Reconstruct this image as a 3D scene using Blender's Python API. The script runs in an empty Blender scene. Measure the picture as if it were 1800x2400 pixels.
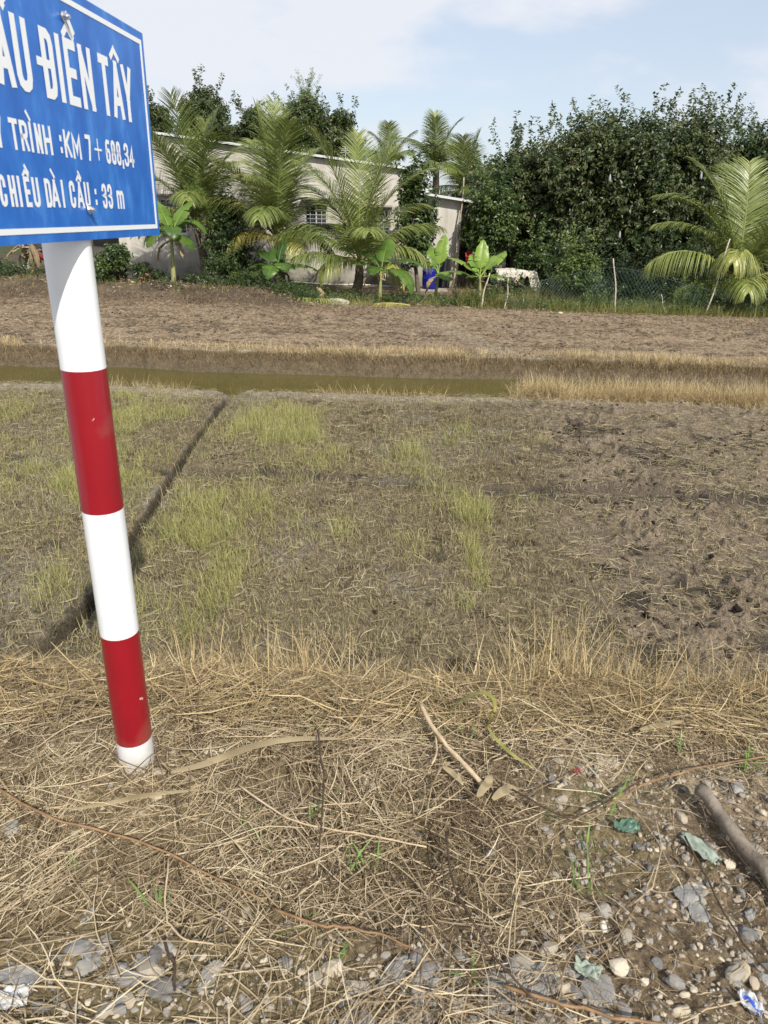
import bpy, math
import numpy as np
from mathutils import Matrix, Vector
rng = np.random.default_rng(11)
scene = bpy.context.scene
R = math.radians
# ------------------------------------------------------------------ camera, sky, sun, exposure
FPX, PITCH, ROLL, HC = 1666.0, R(22.8), .03, 1.42      # focal length in pixels of an 1800x2400 frame, eye height
CF = np.array([0, math.cos(PITCH), -math.sin(PITCH)]); CU = np.array([0, math.sin(PITCH), math.cos(PITCH)]); CX = np.array([1., 0, 0])
cam = bpy.data.cameras.new('camera'); camo = bpy.data.objects.new('camera', cam); scene.collection.objects.link(camo)
Rc = Vector(CX + ROLL * CU).normalized(); Uc = Vector(CU - ROLL * CX).normalized(); Bc = Vector(-CF)
camo.matrix_world = Matrix(((Rc.x, Uc.x, Bc.x, 0), (Rc.y, Uc.y, Bc.y, 0), (Rc.z, Uc.z, Bc.z, HC), (0, 0, 0, 1)))
cam.sensor_fit = 'VERTICAL'; cam.sensor_height = 36.0; cam.lens = 36.0 * FPX / 2400
cam.clip_start = .05; cam.clip_end = 2000
cam.dof.use_dof = True; cam.dof.focus_distance = 6.0; cam.dof.aperture_fstop = 11.0
scene.camera = camo
SUN_EL, SUN_H = R(43), np.array([.405, -.915]); SUN_H = SUN_H / np.hypot(*SUN_H)
world = bpy.data.worlds.new('World'); scene.world = world; world.use_nodes = True
wn, wl = world.node_tree.nodes, world.node_tree.links; wn.clear()
wo = wn.new('ShaderNodeOutputWorld'); sky = wn.new('ShaderNodeTexSky'); sky.sky_type = 'NISHITA'; sky.sun_disc = False
sky.sun_elevation = SUN_EL; sky.sun_rotation = math.atan2(SUN_H[0], SUN_H[1]); sky.air_density = 1.0; sky.dust_density = 1.6; sky.ozone_density = 2.0
b1 = wn.new('ShaderNodeBackground'); b1.inputs[1].default_value = .125; wl.new(sky.outputs[0], b1.inputs[0])
b2 = wn.new('ShaderNodeBackground'); b2.inputs[0].default_value = (.67, .695, .75, 1); b2.inputs[1].default_value = 1.0
tc = wn.new('ShaderNodeTexCoord'); mp = wn.new('ShaderNodeMapping'); mp.inputs['Scale'].default_value = (1.0, 1.0, 2.6); mp.inputs['Location'].default_value = (.37, .2, .1)
wl.new(tc.outputs['Generated'], mp.inputs[0])
cn = wn.new('ShaderNodeTexNoise'); cn.inputs['Scale'].default_value = 3.8; cn.inputs['Detail'].default_value = 7; cn.inputs['Roughness'].default_value = .52
wl.new(mp.outputs[0], cn.inputs[0])
cr = wn.new('ShaderNodeMapRange'); cr.inputs[1].default_value = .44; cr.inputs[2].default_value = .62; cr.inputs[3].default_value = .50; cr.inputs[4].default_value = .97; cr.interpolation_type = 'SMOOTHSTEP'
wl.new(cn.outputs[0], cr.inputs[0])
ms = wn.new('ShaderNodeMixShader'); wl.new(cr.outputs[0], ms.inputs[0]); wl.new(b1.outputs[0], ms.inputs[1]); wl.new(b2.outputs[0], ms.inputs[2]); wl.new(ms.outputs[0], wo.inputs[0])
sl = bpy.data.lights.new('sun', 'SUN'); sl.energy = 4.5; sl.angle = R(.6); sl.color = (1, .95, .86)
so = bpy.data.objects.new('sun', sl); scene.collection.objects.link(so); so.location = (10, -22, 25)
SD = Vector((SUN_H[0] * math.cos(SUN_EL), SUN_H[1] * math.cos(SUN_EL), math.sin(SUN_EL)))
so.rotation_euler = SD.to_track_quat('Z', 'Y').to_euler()
vs = scene.view_settings; vs.view_transform = 'Standard'; vs.look = 'None'; vs.gamma = 1; vs.exposure = 0.32; vs.use_curve_mapping = False

# ------------------------------------------------------------------ photo measurements to world points
def ray(px, py):
    u = (px - 900) / FPX; v = (1200 - py) / FPX
    return CF + (u - ROLL * v) * CX + (v + ROLL * u) * CU
def gz(px, py, z):
    r = ray(px, py); return np.array([0, 0, HC]) + r * ((z - HC) / r[2])
def gy(px, py, y):
    r = ray(px, py); return np.array([0, 0, HC]) + r * (y / r[1])

# ------------------------------------------------------------------ noise
_T = [np.random.default_rng(100 + i).random((256, 256)) for i in range(8)]
def vn(x, y, s=0):
    T = _T[s % 8]; x = np.asarray(x, float) + 17.3 * s; y = np.asarray(y, float) + 9.1 * s
    xi = np.floor(x).astype(int); yi = np.floor(y).astype(int); fx = x - xi; fy = y - yi
    fx = fx * fx * (3 - 2 * fx); fy = fy * fy * (3 - 2 * fy); a = xi & 255; b = yi & 255; a1 = (a + 1) & 255; b1_ = (b + 1) & 255
    return (T[a, b] * (1 - fx) + T[a1, b] * fx) * (1 - fy) + (T[a, b1_] * (1 - fx) + T[a1, b1_] * fx) * fy
def fbm(x, y, s=0, o=4, g=.5):
    t = 0; a = 1; n = 0
    for i in range(o):
        t = t + a * vn(x, y, s + i); n += a; a *= g; x = np.asarray(x) * 2.03; y = np.asarray(y) * 2.03
    return t / n
def ss(x, a, b):
    t = np.clip((np.asarray(x, float) - a) / (b - a), 0, 1); return t * t * (3 - 2 * t)

# ------------------------------------------------------------------ terrain
YB = [-60, -5, 0, 1.0, 1.75, 2.0, 2.45, 2.7, 8.10, 8.27, 8.38, 8.6, 9.62, 9.74, 9.82, 9.98, 10.4, 15.6, 16.0, 17.2, 20, 60, 900]
ZB = [.08, .06, .03, 0, -.02, -.10, -.46, -.58, -.57, -.555, -.58, -.85, -.85, -.67, -.48, -.40, -.45, -.50, -.50, -.56, -.60, -.6, -.6]
WATER_Z = -.655
def furrow_x(y): return np.interp(y, [2.6, 2.77, 3.0, 3.4, 4.1, 5.3, 6, 6.7, 7.95, 8.6], [-1.74, -1.68, -1.61, -1.57, -1.63, -1.70, -1.755, -1.775, -1.81, -1.80]) + .02 * (vn(y * 2.7, 3.3, 2) - .5)
def Z(x, y):
    x = np.asarray(x, float); y = np.asarray(y, float)
    w = ss(y, 1.5, 1.9)
    yy = y + w * (.28 * (fbm(x * .9, y * .2, 1, 3) - .5)) * (1 - ss(y, 13, 15) * .2)
    z = np.interp(yy, YB, ZB)
    f = ss(y, 2.5, 2.9) * (1 - ss(y, 8.3, 8.6))
    fx = furrow_x(y); wd = .024 + .012 * vn(y * 5, 1, 3) + .035 * (1 - ss(y, 2.9, 3.5))
    z = z - f * .12 * np.exp(-((x - fx) / wd) ** 4)
    z = z + f * .004 * np.exp(-((x - fx - .12) / .07) ** 2)
    z = z - ss(y, 8.0, 8.3) * (1 - ss(y, 8.4, 8.7)) * .1 * np.exp(-((x - fx) / .14) ** 2)
    z = z - f * .07 * np.exp(-((y - 5.38 + .07 * x + .05 * np.sin(x * 2.3)) / .06) ** 2) * (.35 + .65 * ss(fbm(x * 1.5, y, 4, 2), .3, .5))
    # heaped soil and straw at the yard's edge, left half
    z = z + .30 * ss(y, 15.75, 16.5) * (1 - ss(y, 17.5, 19.0)) * (1 - ss(x, -3.4, -1.6)) * (.45 + .9 * fbm(x * .9, y * .6, 5, 3))
    return z
def Zf(x, y):     # with clods and crumbs
    z = Z(x, y); fl = ss(y, 2.6, 2.9) * (1 - ss(y, 8.2, 8.4)); rt = ss(x + .5 * (fbm(x * .6, y * .6, 2, 2) - .5), 1.1, 1.9)
    far = ss(y, 9.9, 10.3)
    z = z + fl * .016 * (np.abs(fbm(x * 21, y * 21, 5, 3) - .5) * 2 - .3)
    z = z + fl * ((.022 + .022 * rt) * (fbm(x * 5, y * 5, 1, 4) - .5) * 2)
    c = fbm(x * 13, y * 13, 3, 3); z = z + (fl * (.020 + .030 * rt) + far * .03) * ss(c, .55, .75) * ss(fbm(x * 2, y * 2, 6, 2), .35, .6)
    z = z + far * .05 * (fbm(x * 1.3, y * 3, 2, 4) - .5)
    bank = ss(y, 9.6, 9.75) * (1 - ss(y, 10.0, 10.3)); z = z + bank * .09 * (fbm(x * 7, y * 7, 4, 3) - .5)
    near = 1 - ss(y, 2.0, 2.6); z = z + near * .03 * (fbm(x * 6, y * 6, 2, 5) - .5) + near * .012 * ss(fbm(x * 30, y * 30, 5, 2), .5, .8)
    return z

# ------------------------------------------------------------------ mesh building
class MB:
    def __init__(s): s.V = []; s.F = {3: [], 4: []}; s.M = {3: [], 4: []}; s.A = []; s.n = 0
    def add(s, V, F, rnd=0., mi=0):
        V = np.asarray(V, float).reshape(-1, 3); F = np.asarray(F, int); k = F.shape[-1]; F = F.reshape(-1, k)
        s.V.append(V); s.F[k].append(F + s.n); s.M[k].append(np.broadcast_to(np.asarray(mi, int), (len(F),)))
        s.A.append(np.broadcast_to(np.asarray(rnd, float), (len(V),))); s.n += len(V); return s
    def box(s, c, d, mi=0, rz=0., rnd=0.):
        c = np.asarray(c, float); h = np.asarray(d, float) / 2
        v = np.array([[x, y, z] for x in (-1, 1) for y in (-1, 1) for z in (-1, 1)]) * h
        if rz: v = v @ np.array([[math.cos(rz), math.sin(rz), 0], [-math.sin(rz), math.cos(rz), 0], [0, 0, 1]])
        return s.add(v + c, [[0, 1, 3, 2], [4, 6, 7, 5], [0, 4, 5, 1], [2, 3, 7, 6], [0, 2, 6, 4], [1, 5, 7, 3]], rnd, mi)
    def tube(s, P, r, n=8, mi=0, rnd=0., cap=True):
        P = np.asarray(P, float); r = np.broadcast_to(np.asarray(r, float), (len(P),))
        tubes(s, P[None], r[None], n, np.array([rnd]), mi)
        if cap:
            K = len(P); b0 = s.n - K * n; r0 = b0 + np.arange(n); r1 = b0 + (K - 1) * n + np.arange(n); c = s.n
            s.V.append(np.stack([P[0], P[-1]])); s.A.append(np.full(2, float(rnd))); s.n += 2
            s.F[3].append(np.concatenate([np.stack([np.roll(r0, -1), r0, np.full(n, c)], 1), np.stack([r1, np.roll(r1, -1), np.full(n, c + 1)], 1)])); s.M[3].append(np.full(2 * n, mi))
        return s
    def build(s, name, mats, parent=None, org=(0, 0, 0), smooth=False, link=True):
        V = np.concatenate(s.V) - np.asarray(org, float); me = bpy.data.meshes.new(name); me.vertices.add(len(V)); me.vertices.foreach_set('co', V.astype(np.float32).ravel())
        fs = [(k, np.concatenate(s.F[k])) for k in (3, 4) if s.F[k]]; ml = np.concatenate([np.concatenate(s.M[k]) for k in (3, 4) if s.F[k]])
        li = np.concatenate([f.ravel() for k, f in fs]); tot = np.concatenate([np.full(len(f), k) for k, f in fs])
        me.loops.add(len(li)); me.loops.foreach_set('vertex_index', li.astype(np.int32)); me.polygons.add(len(tot))
        me.polygons.foreach_set('loop_start', (np.cumsum(tot) - tot).astype(np.int32)); me.polygons.foreach_set('material_index', ml.astype(np.int32))
        me.polygons.foreach_set('use_smooth', np.full(len(tot), smooth))
        a = me.attributes.new('rnd', 'FLOAT', 'POINT'); a.data.foreach_set('value', np.concatenate(s.A).astype(np.float32))
        me.update(calc_edges=True)
        for m in (mats if isinstance(mats, (list, tuple)) else [mats]): me.materials.append(m)
        o = bpy.data.objects.new(name, me); scene.collection.objects.link(o)
        if parent is not None: o.parent = parent
        else: o.location = [float(q) for q in org]
        return o
def nrm(v): return v / np.maximum(np.linalg.norm(v, axis=-1, keepdims=True), 1e-9)
def ribbons(mb, P, W, S, rnd, mi=0):
    N, K, _ = P.shape; S = np.broadcast_to(S if S.ndim == 3 else S[:, None], P.shape)
    V = np.stack([P - S * W[..., None] / 2, P + S * W[..., None] / 2], 2)
    b = np.arange(N * K).reshape(N, K)[:, :-1] * 2; F = np.stack([b, b + 1, b + 3, b + 2], -1)
    mb.add(V, F, np.repeat(np.broadcast_to(rnd, (N,)), K * 2), mi)
def tubes(mb, P, Rr, n, rnd, mi=0):
    N, K, _ = P.shape; T = nrm(np.gradient(P, axis=1)); up = np.where(np.abs(T[..., 2:3]) > .9, np.array([1., 0, 0]), np.array([0, 0, 1.]))
    up = np.broadcast_to(up[:, :1], P.shape); A = nrm(np.cross(T, up)); B = np.cross(T, A)
    th = np.arange(n) / n * 2 * np.pi
    V = P[:, :, None] + Rr[:, :, None, None] * (A[:, :, None] * np.cos(th)[:, None] + B[:, :, None] * np.sin(th)[:, None])
    idx = np.arange(N * K * n).reshape(N, K, n); a = idx[:, :-1]; b = idx[:, 1:]
    F = np.stack([a, np.roll(a, -1, 2), np.roll(b, -1, 2), b], -1); mb.add(V, F, np.repeat(np.broadcast_to(rnd, (N,)), K * n), mi)
def thing(name, label, cat, loc=(0, 0, 0), group=None):
    o = bpy.data.objects.new(name, None); scene.collection.objects.link(o); o.location = [float(q) for q in loc]; o.empty_display_size = .2
    o['label'] = label; o['category'] = cat
    if group: o['group'] = group
    return o
def tag(o, label, cat, group=None, kind=None):
    o['label'] = label; o['category'] = cat
    if group: o['group'] = group
    if kind: o['kind'] = kind
    return o
def struct(o, label=None, cat=None):
    o['kind'] = 'structure'
    if label: o['label'] = label; o['category'] = cat
    return o

# ------------------------------------------------------------------ materials
def newmat(name):
    m = bpy.data.materials.new(name); m.use_nodes = True; n, l = m.node_tree.nodes, m.node_tree.links
    return m, n, l, n['Principled BSDF']
def ramp(n, cols, interp='LINEAR'):
    r = n.new('ShaderNodeValToRGB'); r.color_ramp.interpolation = interp; e = r.color_ramp.elements
    k = len(cols); 
    while len(e) < k: e.new(.5)
    for i, c in enumerate(cols): e[i].position = i / (k - 1); e[i].color = (*c, 1)
    return r
def rmat(name, cols, rough=.8, spec=.2, trans=0., nz=0.):
    m, n, l, p = newmat(name); a = n.new('ShaderNodeAttribute'); a.attribute_name = 'rnd'; r = ramp(n, cols)
    src = a.outputs['Fac']
    if nz:
        t = n.new('ShaderNodeTexNoise'); t.inputs['Scale'].default_value = nz; c = n.new('ShaderNodeTexCoord'); l.new(c.outputs['Object'], t.inputs[0])
        q = n.new('ShaderNodeMath'); q.operation = 'MULTIPLY_ADD'; q.inputs[1].default_value = .5; l.new(t.outputs[0], q.inputs[0])
        h = n.new('ShaderNodeMath'); h.operation = 'SUBTRACT'; h.inputs[1].default_value = .25; l.new(src, h.inputs[0]); l.new(h.outputs[0], q.inputs[2]); src = q.outputs[0]
    l.new(src, r.inputs[0]); l.new(r.outputs[0], p.inputs['Base Color']); p.inputs['Roughness'].default_value = rough; p.inputs['Specular IOR Level'].default_value = spec
    if trans:
        tb = n.new('ShaderNodeBsdfTranslucent'); l.new(r.outputs[0], tb.inputs[0]); mx = n.new('ShaderNodeMixShader'); mx.inputs[0].default_value = trans
        l.new(p.outputs[0], mx.inputs[1]); l.new(tb.outputs[0], mx.inputs[2]); l.new(mx.outputs[0], n['Material Output'].inputs[0])
    return m
def nmat(name, c1, c2, scale=8, rough=.8, bump=.3, detail=8, spec=.3, dist=.02, c3=None, stretch=None):
    m, n, l, p = newmat(name); c = n.new('ShaderNodeTexCoord'); src = c.outputs['Object']
    if stretch: q = n.new('ShaderNodeMapping'); q.inputs['Scale'].default_value = stretch; l.new(src, q.inputs[0]); src = q.outputs[0]
    t = n.new('ShaderNodeTexNoise'); t.inputs['Scale'].default_value = scale; t.inputs['Detail'].default_value = detail; t.inputs['Roughness'].default_value = .6; l.new(src, t.inputs[0])
    k = n.new('ShaderNodeMapRange'); k.inputs[1].default_value = .3; k.inputs[2].default_value = .7; l.new(t.outputs[0], k.inputs[0])
    r = ramp(n, [c1, c2] if c3 is None else [c1, c2, c3]); l.new(k.outputs[0], r.inputs[0]); l.new(r.outputs[0], p.inputs['Base Color'])
    p.inputs['Roughness'].default_value = rough; p.inputs['Specular IOR Level'].default_value = spec
    if bump: b = n.new('ShaderNodeBump'); b.inputs['Strength'].default_value = bump; b.inputs['Distance'].default_value = dist; l.new(t.outputs[0], b.inputs['Height']); l.new(b.outputs[0], p.inputs['Normal'])
    return m
def pmat(name, c, rough=.5, spec=.4, metal=0.):
    m, n, l, p = newmat(name); p.inputs['Base Color'].default_value = (*c, 1); p.inputs['Roughness'].default_value = rough; p.inputs['Specular IOR Level'].default_value = spec; p.inputs['Metallic'].default_value = metal; return m

# ------------------------------------------------------------------ ground sheet
def soil_material():
    m, n, l, p = newmat('soil'); a = n.new('ShaderNodeAttribute'); a.attribute_name = 'soil'
    c = n.new('ShaderNodeTexCoord')
    def noise(s, d=6, r=.62):
        t = n.new('ShaderNodeTexNoise'); t.inputs['Scale'].default_value = s; t.inputs['Detail'].default_value = d; t.inputs['Roughness'].default_value = r; l.new(c.outputs['Object'], t.inputs[0]); return t.outputs[0]
    f = noise(70, 8, .7); g = noise(11)
    k = n.new('ShaderNodeMapRange'); k.inputs[1].default_value = .3; k.inputs[2].default_value = .72; k.inputs[3].default_value = .32; k.inputs[4].default_value = 1.65; l.new(f, k.inputs[0])
    k2 = n.new('ShaderNodeMapRange'); k2.inputs[1].default_value = .3; k2.inputs[2].default_value = .7; k2.inputs[3].default_value = .75; k2.inputs[4].default_value = 1.2; l.new(g, k2.inputs[0])
    mu = n.new('ShaderNodeMath'); mu.operation = 'MULTIPLY'; l.new(k.outputs[0], mu.inputs[0]); l.new(k2.outputs[0], mu.inputs[1])
    vm = n.new('ShaderNodeVectorMath'); vm.operation = 'SCALE'; l.new(a.outputs['Color'], vm.inputs[0]); l.new(mu.outputs[0], vm.inputs['Scale']); l.new(vm.outputs[0], p.inputs['Base Color'])
    p.inputs['Roughness'].default_value = .9; p.inputs['Specular IOR Level'].default_value = .12
    b = n.new('ShaderNodeBump'); b.inputs['Strength'].default_value = .9; b.inputs['Distance'].default_value = .02; l.new(f, b.inputs['Height']); l.new(b.outputs[0], p.inputs['Normal'])
    return m
def ground():
    ang = np.linspace(R(66), R(3.6), 950); yv = 1.9 / np.tan(ang); yv = yv[yv > .5]
    yv = np.concatenate([[-60, -20, -8, -4, -2, -1, -.3, .1, .35], yv, [34, 40, 50, 70, 110, 200, 400, 900]])
    nx = 900; u = np.linspace(-1, 1, nx); u = np.sign(u) * np.abs(u) ** 1.15
    w = np.maximum(.75 * np.abs(yv) + 1.6, 2.2) + np.maximum(yv - 30, 0) * 1.5 + np.maximum(-yv, 0) * 2
    X = u[None] * w[:, None]; Y = np.repeat(yv[:, None], nx, 1); Zg = Zf(X, Y)
    V = np.stack([X, Y, Zg], -1); ny = len(yv); idx = np.arange(ny * nx).reshape(ny, nx)
    F = np.stack([idx[:-1, :-1], idx[:-1, 1:], idx[1:, 1:], idx[1:, :-1]], -1)
    mb = MB(); mb.add(V, F, 0); o = mb.build('ground', soil_material(), smooth=True)
    x, y = X.ravel(), Y.ravel(); C = np.zeros((len(x), 3))
    verge = np.array([.20, .15, .095]); sand = np.array([.34, .27, .185]); field = np.array([.20, .162, .105]); dead = np.array([.205, .162, .117]); black = np.array([.035, .03, .026]); pale = np.array([.36, .305, .225])
    mud = np.array([.075, .062, .04]); far = np.array([.315, .245, .165]); fard = np.array([.15, .105, .072]); yard = np.array([.20, .155, .105]); grey = np.array([.22, .20, .165])
    def mixc(A, m): 
        nonlocal C
        C = C * (1 - m[:, None]) + A * m[:, None]
    C[:] = verge
    mixc(sand, ss(fbm(x * 1.1 + 3, y * 1.1, 1, 3), .42, .62) * ss(x, -.3, .5)); mixc(np.array([.24, .195, .10]), ss(fbm(x * 2, y * 2, 5, 2), .5, .65) * .6)
    yw = y + .28 * (fbm(x * .9, y * .2, 1, 3) - .5)
    mixc(mud * 1.6, ss(yw, 1.95, 2.2)); mixc(field, ss(yw, 2.55, 2.85))
    mixc(grey, ss(yw, 2.5, 2.7) * ss(fbm(x * 1.6, y * 1.6, 2, 4), .5, .62) * .7)
    rt = ss(x + .7 * (fbm(x * .8, y * .8, 2, 3) - .5), .95, 1.5) * ss(yw, 2.6, 2.9); mixc(dead, rt)
    blk = ss(fbm(x * 3.6, y * 5, 6, 5, .65), .54, .63) * ss(fbm(x * .7, y * .7, 3, 2), .3, .55); mixc(black, blk * rt * .85)
    tr = np.exp(-((y - 5.38 + .07 * x + .05 * np.sin(x * 2.3)) / (.095 + .11 * rt)) ** 2) * (.75 + .65 * ss(fbm(x * 3, y * 4, 4, 3), .4, .58)); mixc(black * 1.3, tr * ss(yw, 2.8, 3) * .85)
    mixc(black * 1.3, ss(fbm(x * 5, y * 5, 7, 4, .6), .62, .7) * ss(yw, 2.6, 2.8) * (1 - rt) * .8)
    mixc(mud, np.exp(-((x - furrow_x(y) + .01) / (.036 + .04 * (1 - ss(y, 2.9, 3.5)))) ** 4) * ss(yw, 2.5, 2.8))
    mixc(mud * 1.5, ss(.0 - x, 1.0, 1.6) * ss(yw, 2.3, 2.6) * (1 - ss(yw, 2.9, 3.3)) * .7)
    rim = ss(yw + .25 * (fbm(x * 5, y * 5, 3, 3) - .5), 7.9, 8.25); mixc(pale * .82, rim * .8); mixc(mud * 1.6, ss(yw, 8.37, 8.43)); mixc(mud * 1.5, ss(yw, 9.6, 9.65))
    mixc(np.array([.13, .10, .066]), ss(yw, 9.72, 9.8)); mixc(pale * .9, ss(yw, 9.95, 10.05)); mixc(far, ss(yw, 10.2, 10.9))
    d = ss(fbm(x * 1.6, y * 3.4, 1, 5, .62), .5, .63); mixc(fard, d * ss(yw, 10.2, 11.2) * .6)
    mixc(black * 1.5, ss(fbm(x * 4, y * 8, 5, 4, .65), .56, .64) * ss(yw, 10.1, 10.6) * .85)
    mixc(fard * .9, ss(yw, 14.9, 15.9) * ss(-x, -2, 1) * .6)
    mixc(pale * .9, np.exp(-((x - 1.35 - (y - 12) * -.28) / .28) ** 2) * ss(yw, 10.2, 10.6) * .7)
    mixc(yard, ss(yw, 16.0, 16.5)); mixc(np.array([.085, .065, .045]), ss(yw, 15.7, 16.0) * ss(-x, .6, 2.2) * (.65 + .35 * ss(fbm(x * 2, y * 2, 3, 3), .35, .6))); mixc(np.array([.10, .085, .05]), ss(y, 17.5, 19) * ss(x, 1.5, 3.5) * .8); mixc(np.array([.06, .07, .03]), ss(y, 26, 34))
    ca = o.data.color_attributes.new('soil', 'FLOAT_COLOR', 'POINT'); ca.data.foreach_set('color', np.concatenate([C, np.ones((len(C), 1))], 1).astype(np.float32).ravel())
    return struct(o)
ground()
# ditch water and the trickle in the furrow
def water_mat():
    m, n, l, p = newmat('ditch_water'); c = n.new('ShaderNodeTexCoord'); t = n.new('ShaderNodeTexNoise'); t.inputs['Scale'].default_value = 1.3; t.inputs['Detail'].default_value = 5; l.new(c.outputs['Object'], t.inputs[0])
    r = ramp(n, [(.065, .055, .014), (.11, .092, .030)]); l.new(t.outputs[0], r.inputs[0]); l.new(r.outputs[0], p.inputs['Base Color']); p.inputs['Roughness'].default_value = .06; p.inputs['IOR'].default_value = 1.33
    t2 = n.new('ShaderNodeTexNoise'); t2.inputs['Scale'].default_value = 14; t2.inputs['Detail'].default_value = 3; l.new(c.outputs['Object'], t2.inputs[0]); b = n.new('ShaderNodeBump'); b.inputs['Strength'].default_value = .12; b.inputs['Distance'].default_value = .01
    l.new(t2.outputs[0], b.inputs['Height']); l.new(b.outputs[0], p.inputs['Normal']); return m
WM = water_mat()
struct(MB().add([[-40, 8.0, WATER_Z], [40, 8.0, WATER_Z], [40, 10.4, WATER_Z], [-40, 10.4, WATER_Z]], [[0, 1, 2, 3]]).build('ditch_water', WM))
yy = np.linspace(5.6, 8.2, 40); fxx = furrow_x(yy)
P = np.stack([fxx + .01, yy, np.full(40, -.680)], -1)[None]; mb = MB(); ribbons(mb, P, np.full((1, 40), .05), np.array([[1., 0, 0]]), np.array([0.])); struct(mb.build('furrow_water', WM))

# ------------------------------------------------------------------ road sign (measured in its own plane: s along the panel, z up)
A_S = R(85.98); SV = np.array([math.cos(A_S), math.sin(A_S), 0]); NV = np.array([SV[1], -SV[0], 0])
PB = gz(321, 1778, 0); PR = .0475
def band_mat(name, c, chips, scr):
    m, n, l, p = newmat(name); co = n.new('ShaderNodeTexCoord'); t = n.new('ShaderNodeTexNoise'); t.inputs['Scale'].default_value = 26; t.inputs['Detail'].default_value = 6
    l.new(co.outputs['Object'], t.inputs[0]); k = n.new('ShaderNodeMapRange'); k.inputs[1].default_value = chips; k.inputs[2].default_value = chips + .01; l.new(t.outputs[0], k.inputs[0])
    t2 = n.new('ShaderNodeTexNoise'); t2.inputs['Scale'].default_value = 9; t2.inputs['Detail'].default_value = 8; l.new(co.outputs['Object'], t2.inputs[0]); r = ramp(n, [tuple(q * .8 for q in c), c, tuple(min(1, q * 1.08) for q in c)]); l.new(t2.outputs[0], r.inputs[0])
    mx = n.new('ShaderNodeMix'); mx.data_type = 'RGBA'; l.new(k.outputs[0], mx.inputs[0]); l.new(r.outputs[0], mx.inputs[6]); mx.inputs[7].default_value = (*scr, 1)
    sz_ = n.new('ShaderNodeSeparateXYZ'); l.new(co.outputs['Object'], sz_.inputs[0]); dm = n.new('ShaderNodeMapRange'); dm.inputs[1].default_value = .22; dm.inputs[2].default_value = .0; dm.inputs[3].default_value = -.62; dm.inputs[4].default_value = -.12; l.new(sz_.outputs[2], dm.inputs[0]); da = n.new('ShaderNodeMath'); da.use_clamp = True; l.new(dm.outputs[0], da.inputs[0]); l.new(t2.outputs[0], da.inputs[1])
    m2 = n.new('ShaderNodeMix'); m2.data_type = 'RGBA'; l.new(da.outputs[0], m2.inputs[0]); l.new(mx.outputs[2], m2.inputs[6]); m2.inputs[7].default_value = (.26, .2, .13, 1); l.new(m2.outputs[2], p.inputs['Base Color'])
    p.inputs['Roughness'].default_value = .34; p.inputs['Specular IOR Level'].default_value = .5; p.inputs['Coat Weight'].default_value = .2; return m
WHITE = band_mat('white_paint', (.74, .76, .77), .715, (.35, .33, .3)); RED = band_mat('red_paint', (.24, .004, .012), .695, (.45, .36, .36))
sign = thing('road_sign', 'blue bridge sign with white Vietnamese lettering on a red and white banded steel post', 'road sign', PB)
bands = [(-.12, .088, 0), (.088, .405, 1), (.405, .752, 0), (.752, 1.10, 1), (1.10, 1.79, 0)]
pz = gz(262, 1485, 0)
def zat(px, py): r = ray(px, py); return HC + r[2] * PB[1] / r[1]
zs = [zat(323, 1725), zat(283, 1478), zat(245, 1190), zat(199, 862)]
bands = [(-.15, zs[0], 0), (zs[0], zs[1], 1), (zs[1], zs[2], 0), (zs[2], zs[3], 1), (zs[3], 1.765, 0)]
mb = MB()
for z0, z1, mi in bands: 
    hh = np.linspace(z0, z1, 6); mb.tube([[PB[0], PB[1], q] for q in hh], PR, 48, mi, cap=False)
mb.tube([[PB[0], PB[1], 1.7651], [PB[0], PB[1], 1.767]], PR, 48, 0)
post = mb.build('post', [WHITE, RED], sign, PB, smooth=True)
# flat ends must stay flat
for pl in post.data.polygons:
    if len(pl.vertices) == 3: pl.use_smooth = False
PO = PB + NV * (PR + .006)
def sp(s, z, d=0.): return PO + SV * s + NV * d + np.array([0, 0, z])
def panel_box(s0, s1, z0, z1, d0, d1, mb, mi=0):
    v = [sp(a, b, c) for a in (s0, s1) for b in (z0, z1) for c in (d0, d1)]; mb.add(v, [[0, 1, 3, 2], [4, 6, 7, 5], [0, 4, 5, 1], [2, 3, 7, 6], [0, 2, 6, 4], [1, 5, 7, 3]], 0, mi)
m, n, l, p = newmat('blue_sheeting'); co = n.new('ShaderNodeTexCoord'); mpp = n.new('ShaderNodeMapping'); mpp.inputs['Scale'].default_value = (1, 4, 2); l.new(co.outputs['Object'], mpp.inputs[0])
t = n.new('ShaderNodeTexNoise'); t.inputs['Scale'].default_value = 5; t.inputs['Detail'].default_value = 7; t.inputs['Roughness'].default_value = .6; l.new(mpp.outputs[0], t.inputs[0]); k = n.new('ShaderNodeMapRange'); k.inputs[1].default_value = .35; k.inputs[2].default_value = .75; l.new(t.outputs[0], k.inputs[0])
r = ramp(n, [(.014, .115, .45), (.024, .155, .54), (.07, .255, .66)]); l.new(k.outputs[0], r.inputs[0]); l.new(r.outputs[0], p.inputs['Base Color']); p.inputs['Roughness'].default_value = .32; p.inputs['Specular IOR Level'].default_value = .4; BLUE = m
mb = MB(); panel_box(-.378, .378, 1.353, 1.785, -.003, 0, mb)
panel = mb.build('sign_panel', BLUE, sign, PB)
LET = pmat('white_sheeting', (.78, .80, .80), .45); BOLT = pmat('zinc', (.55, .55, .54), .35, .5, .8)
mb = MB()     # border
for a in [(-.364, .364, 1.369, 1.3785), (-.364, .364, 1.7595, 1.769), (-.364, -.3545, 1.3785, 1.7595), (.3545, .364, 1.3785, 1.7595)]: panel_box(*a, .0002, .0008, mb)
mb.build('border', LET, panel, PB)
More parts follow.
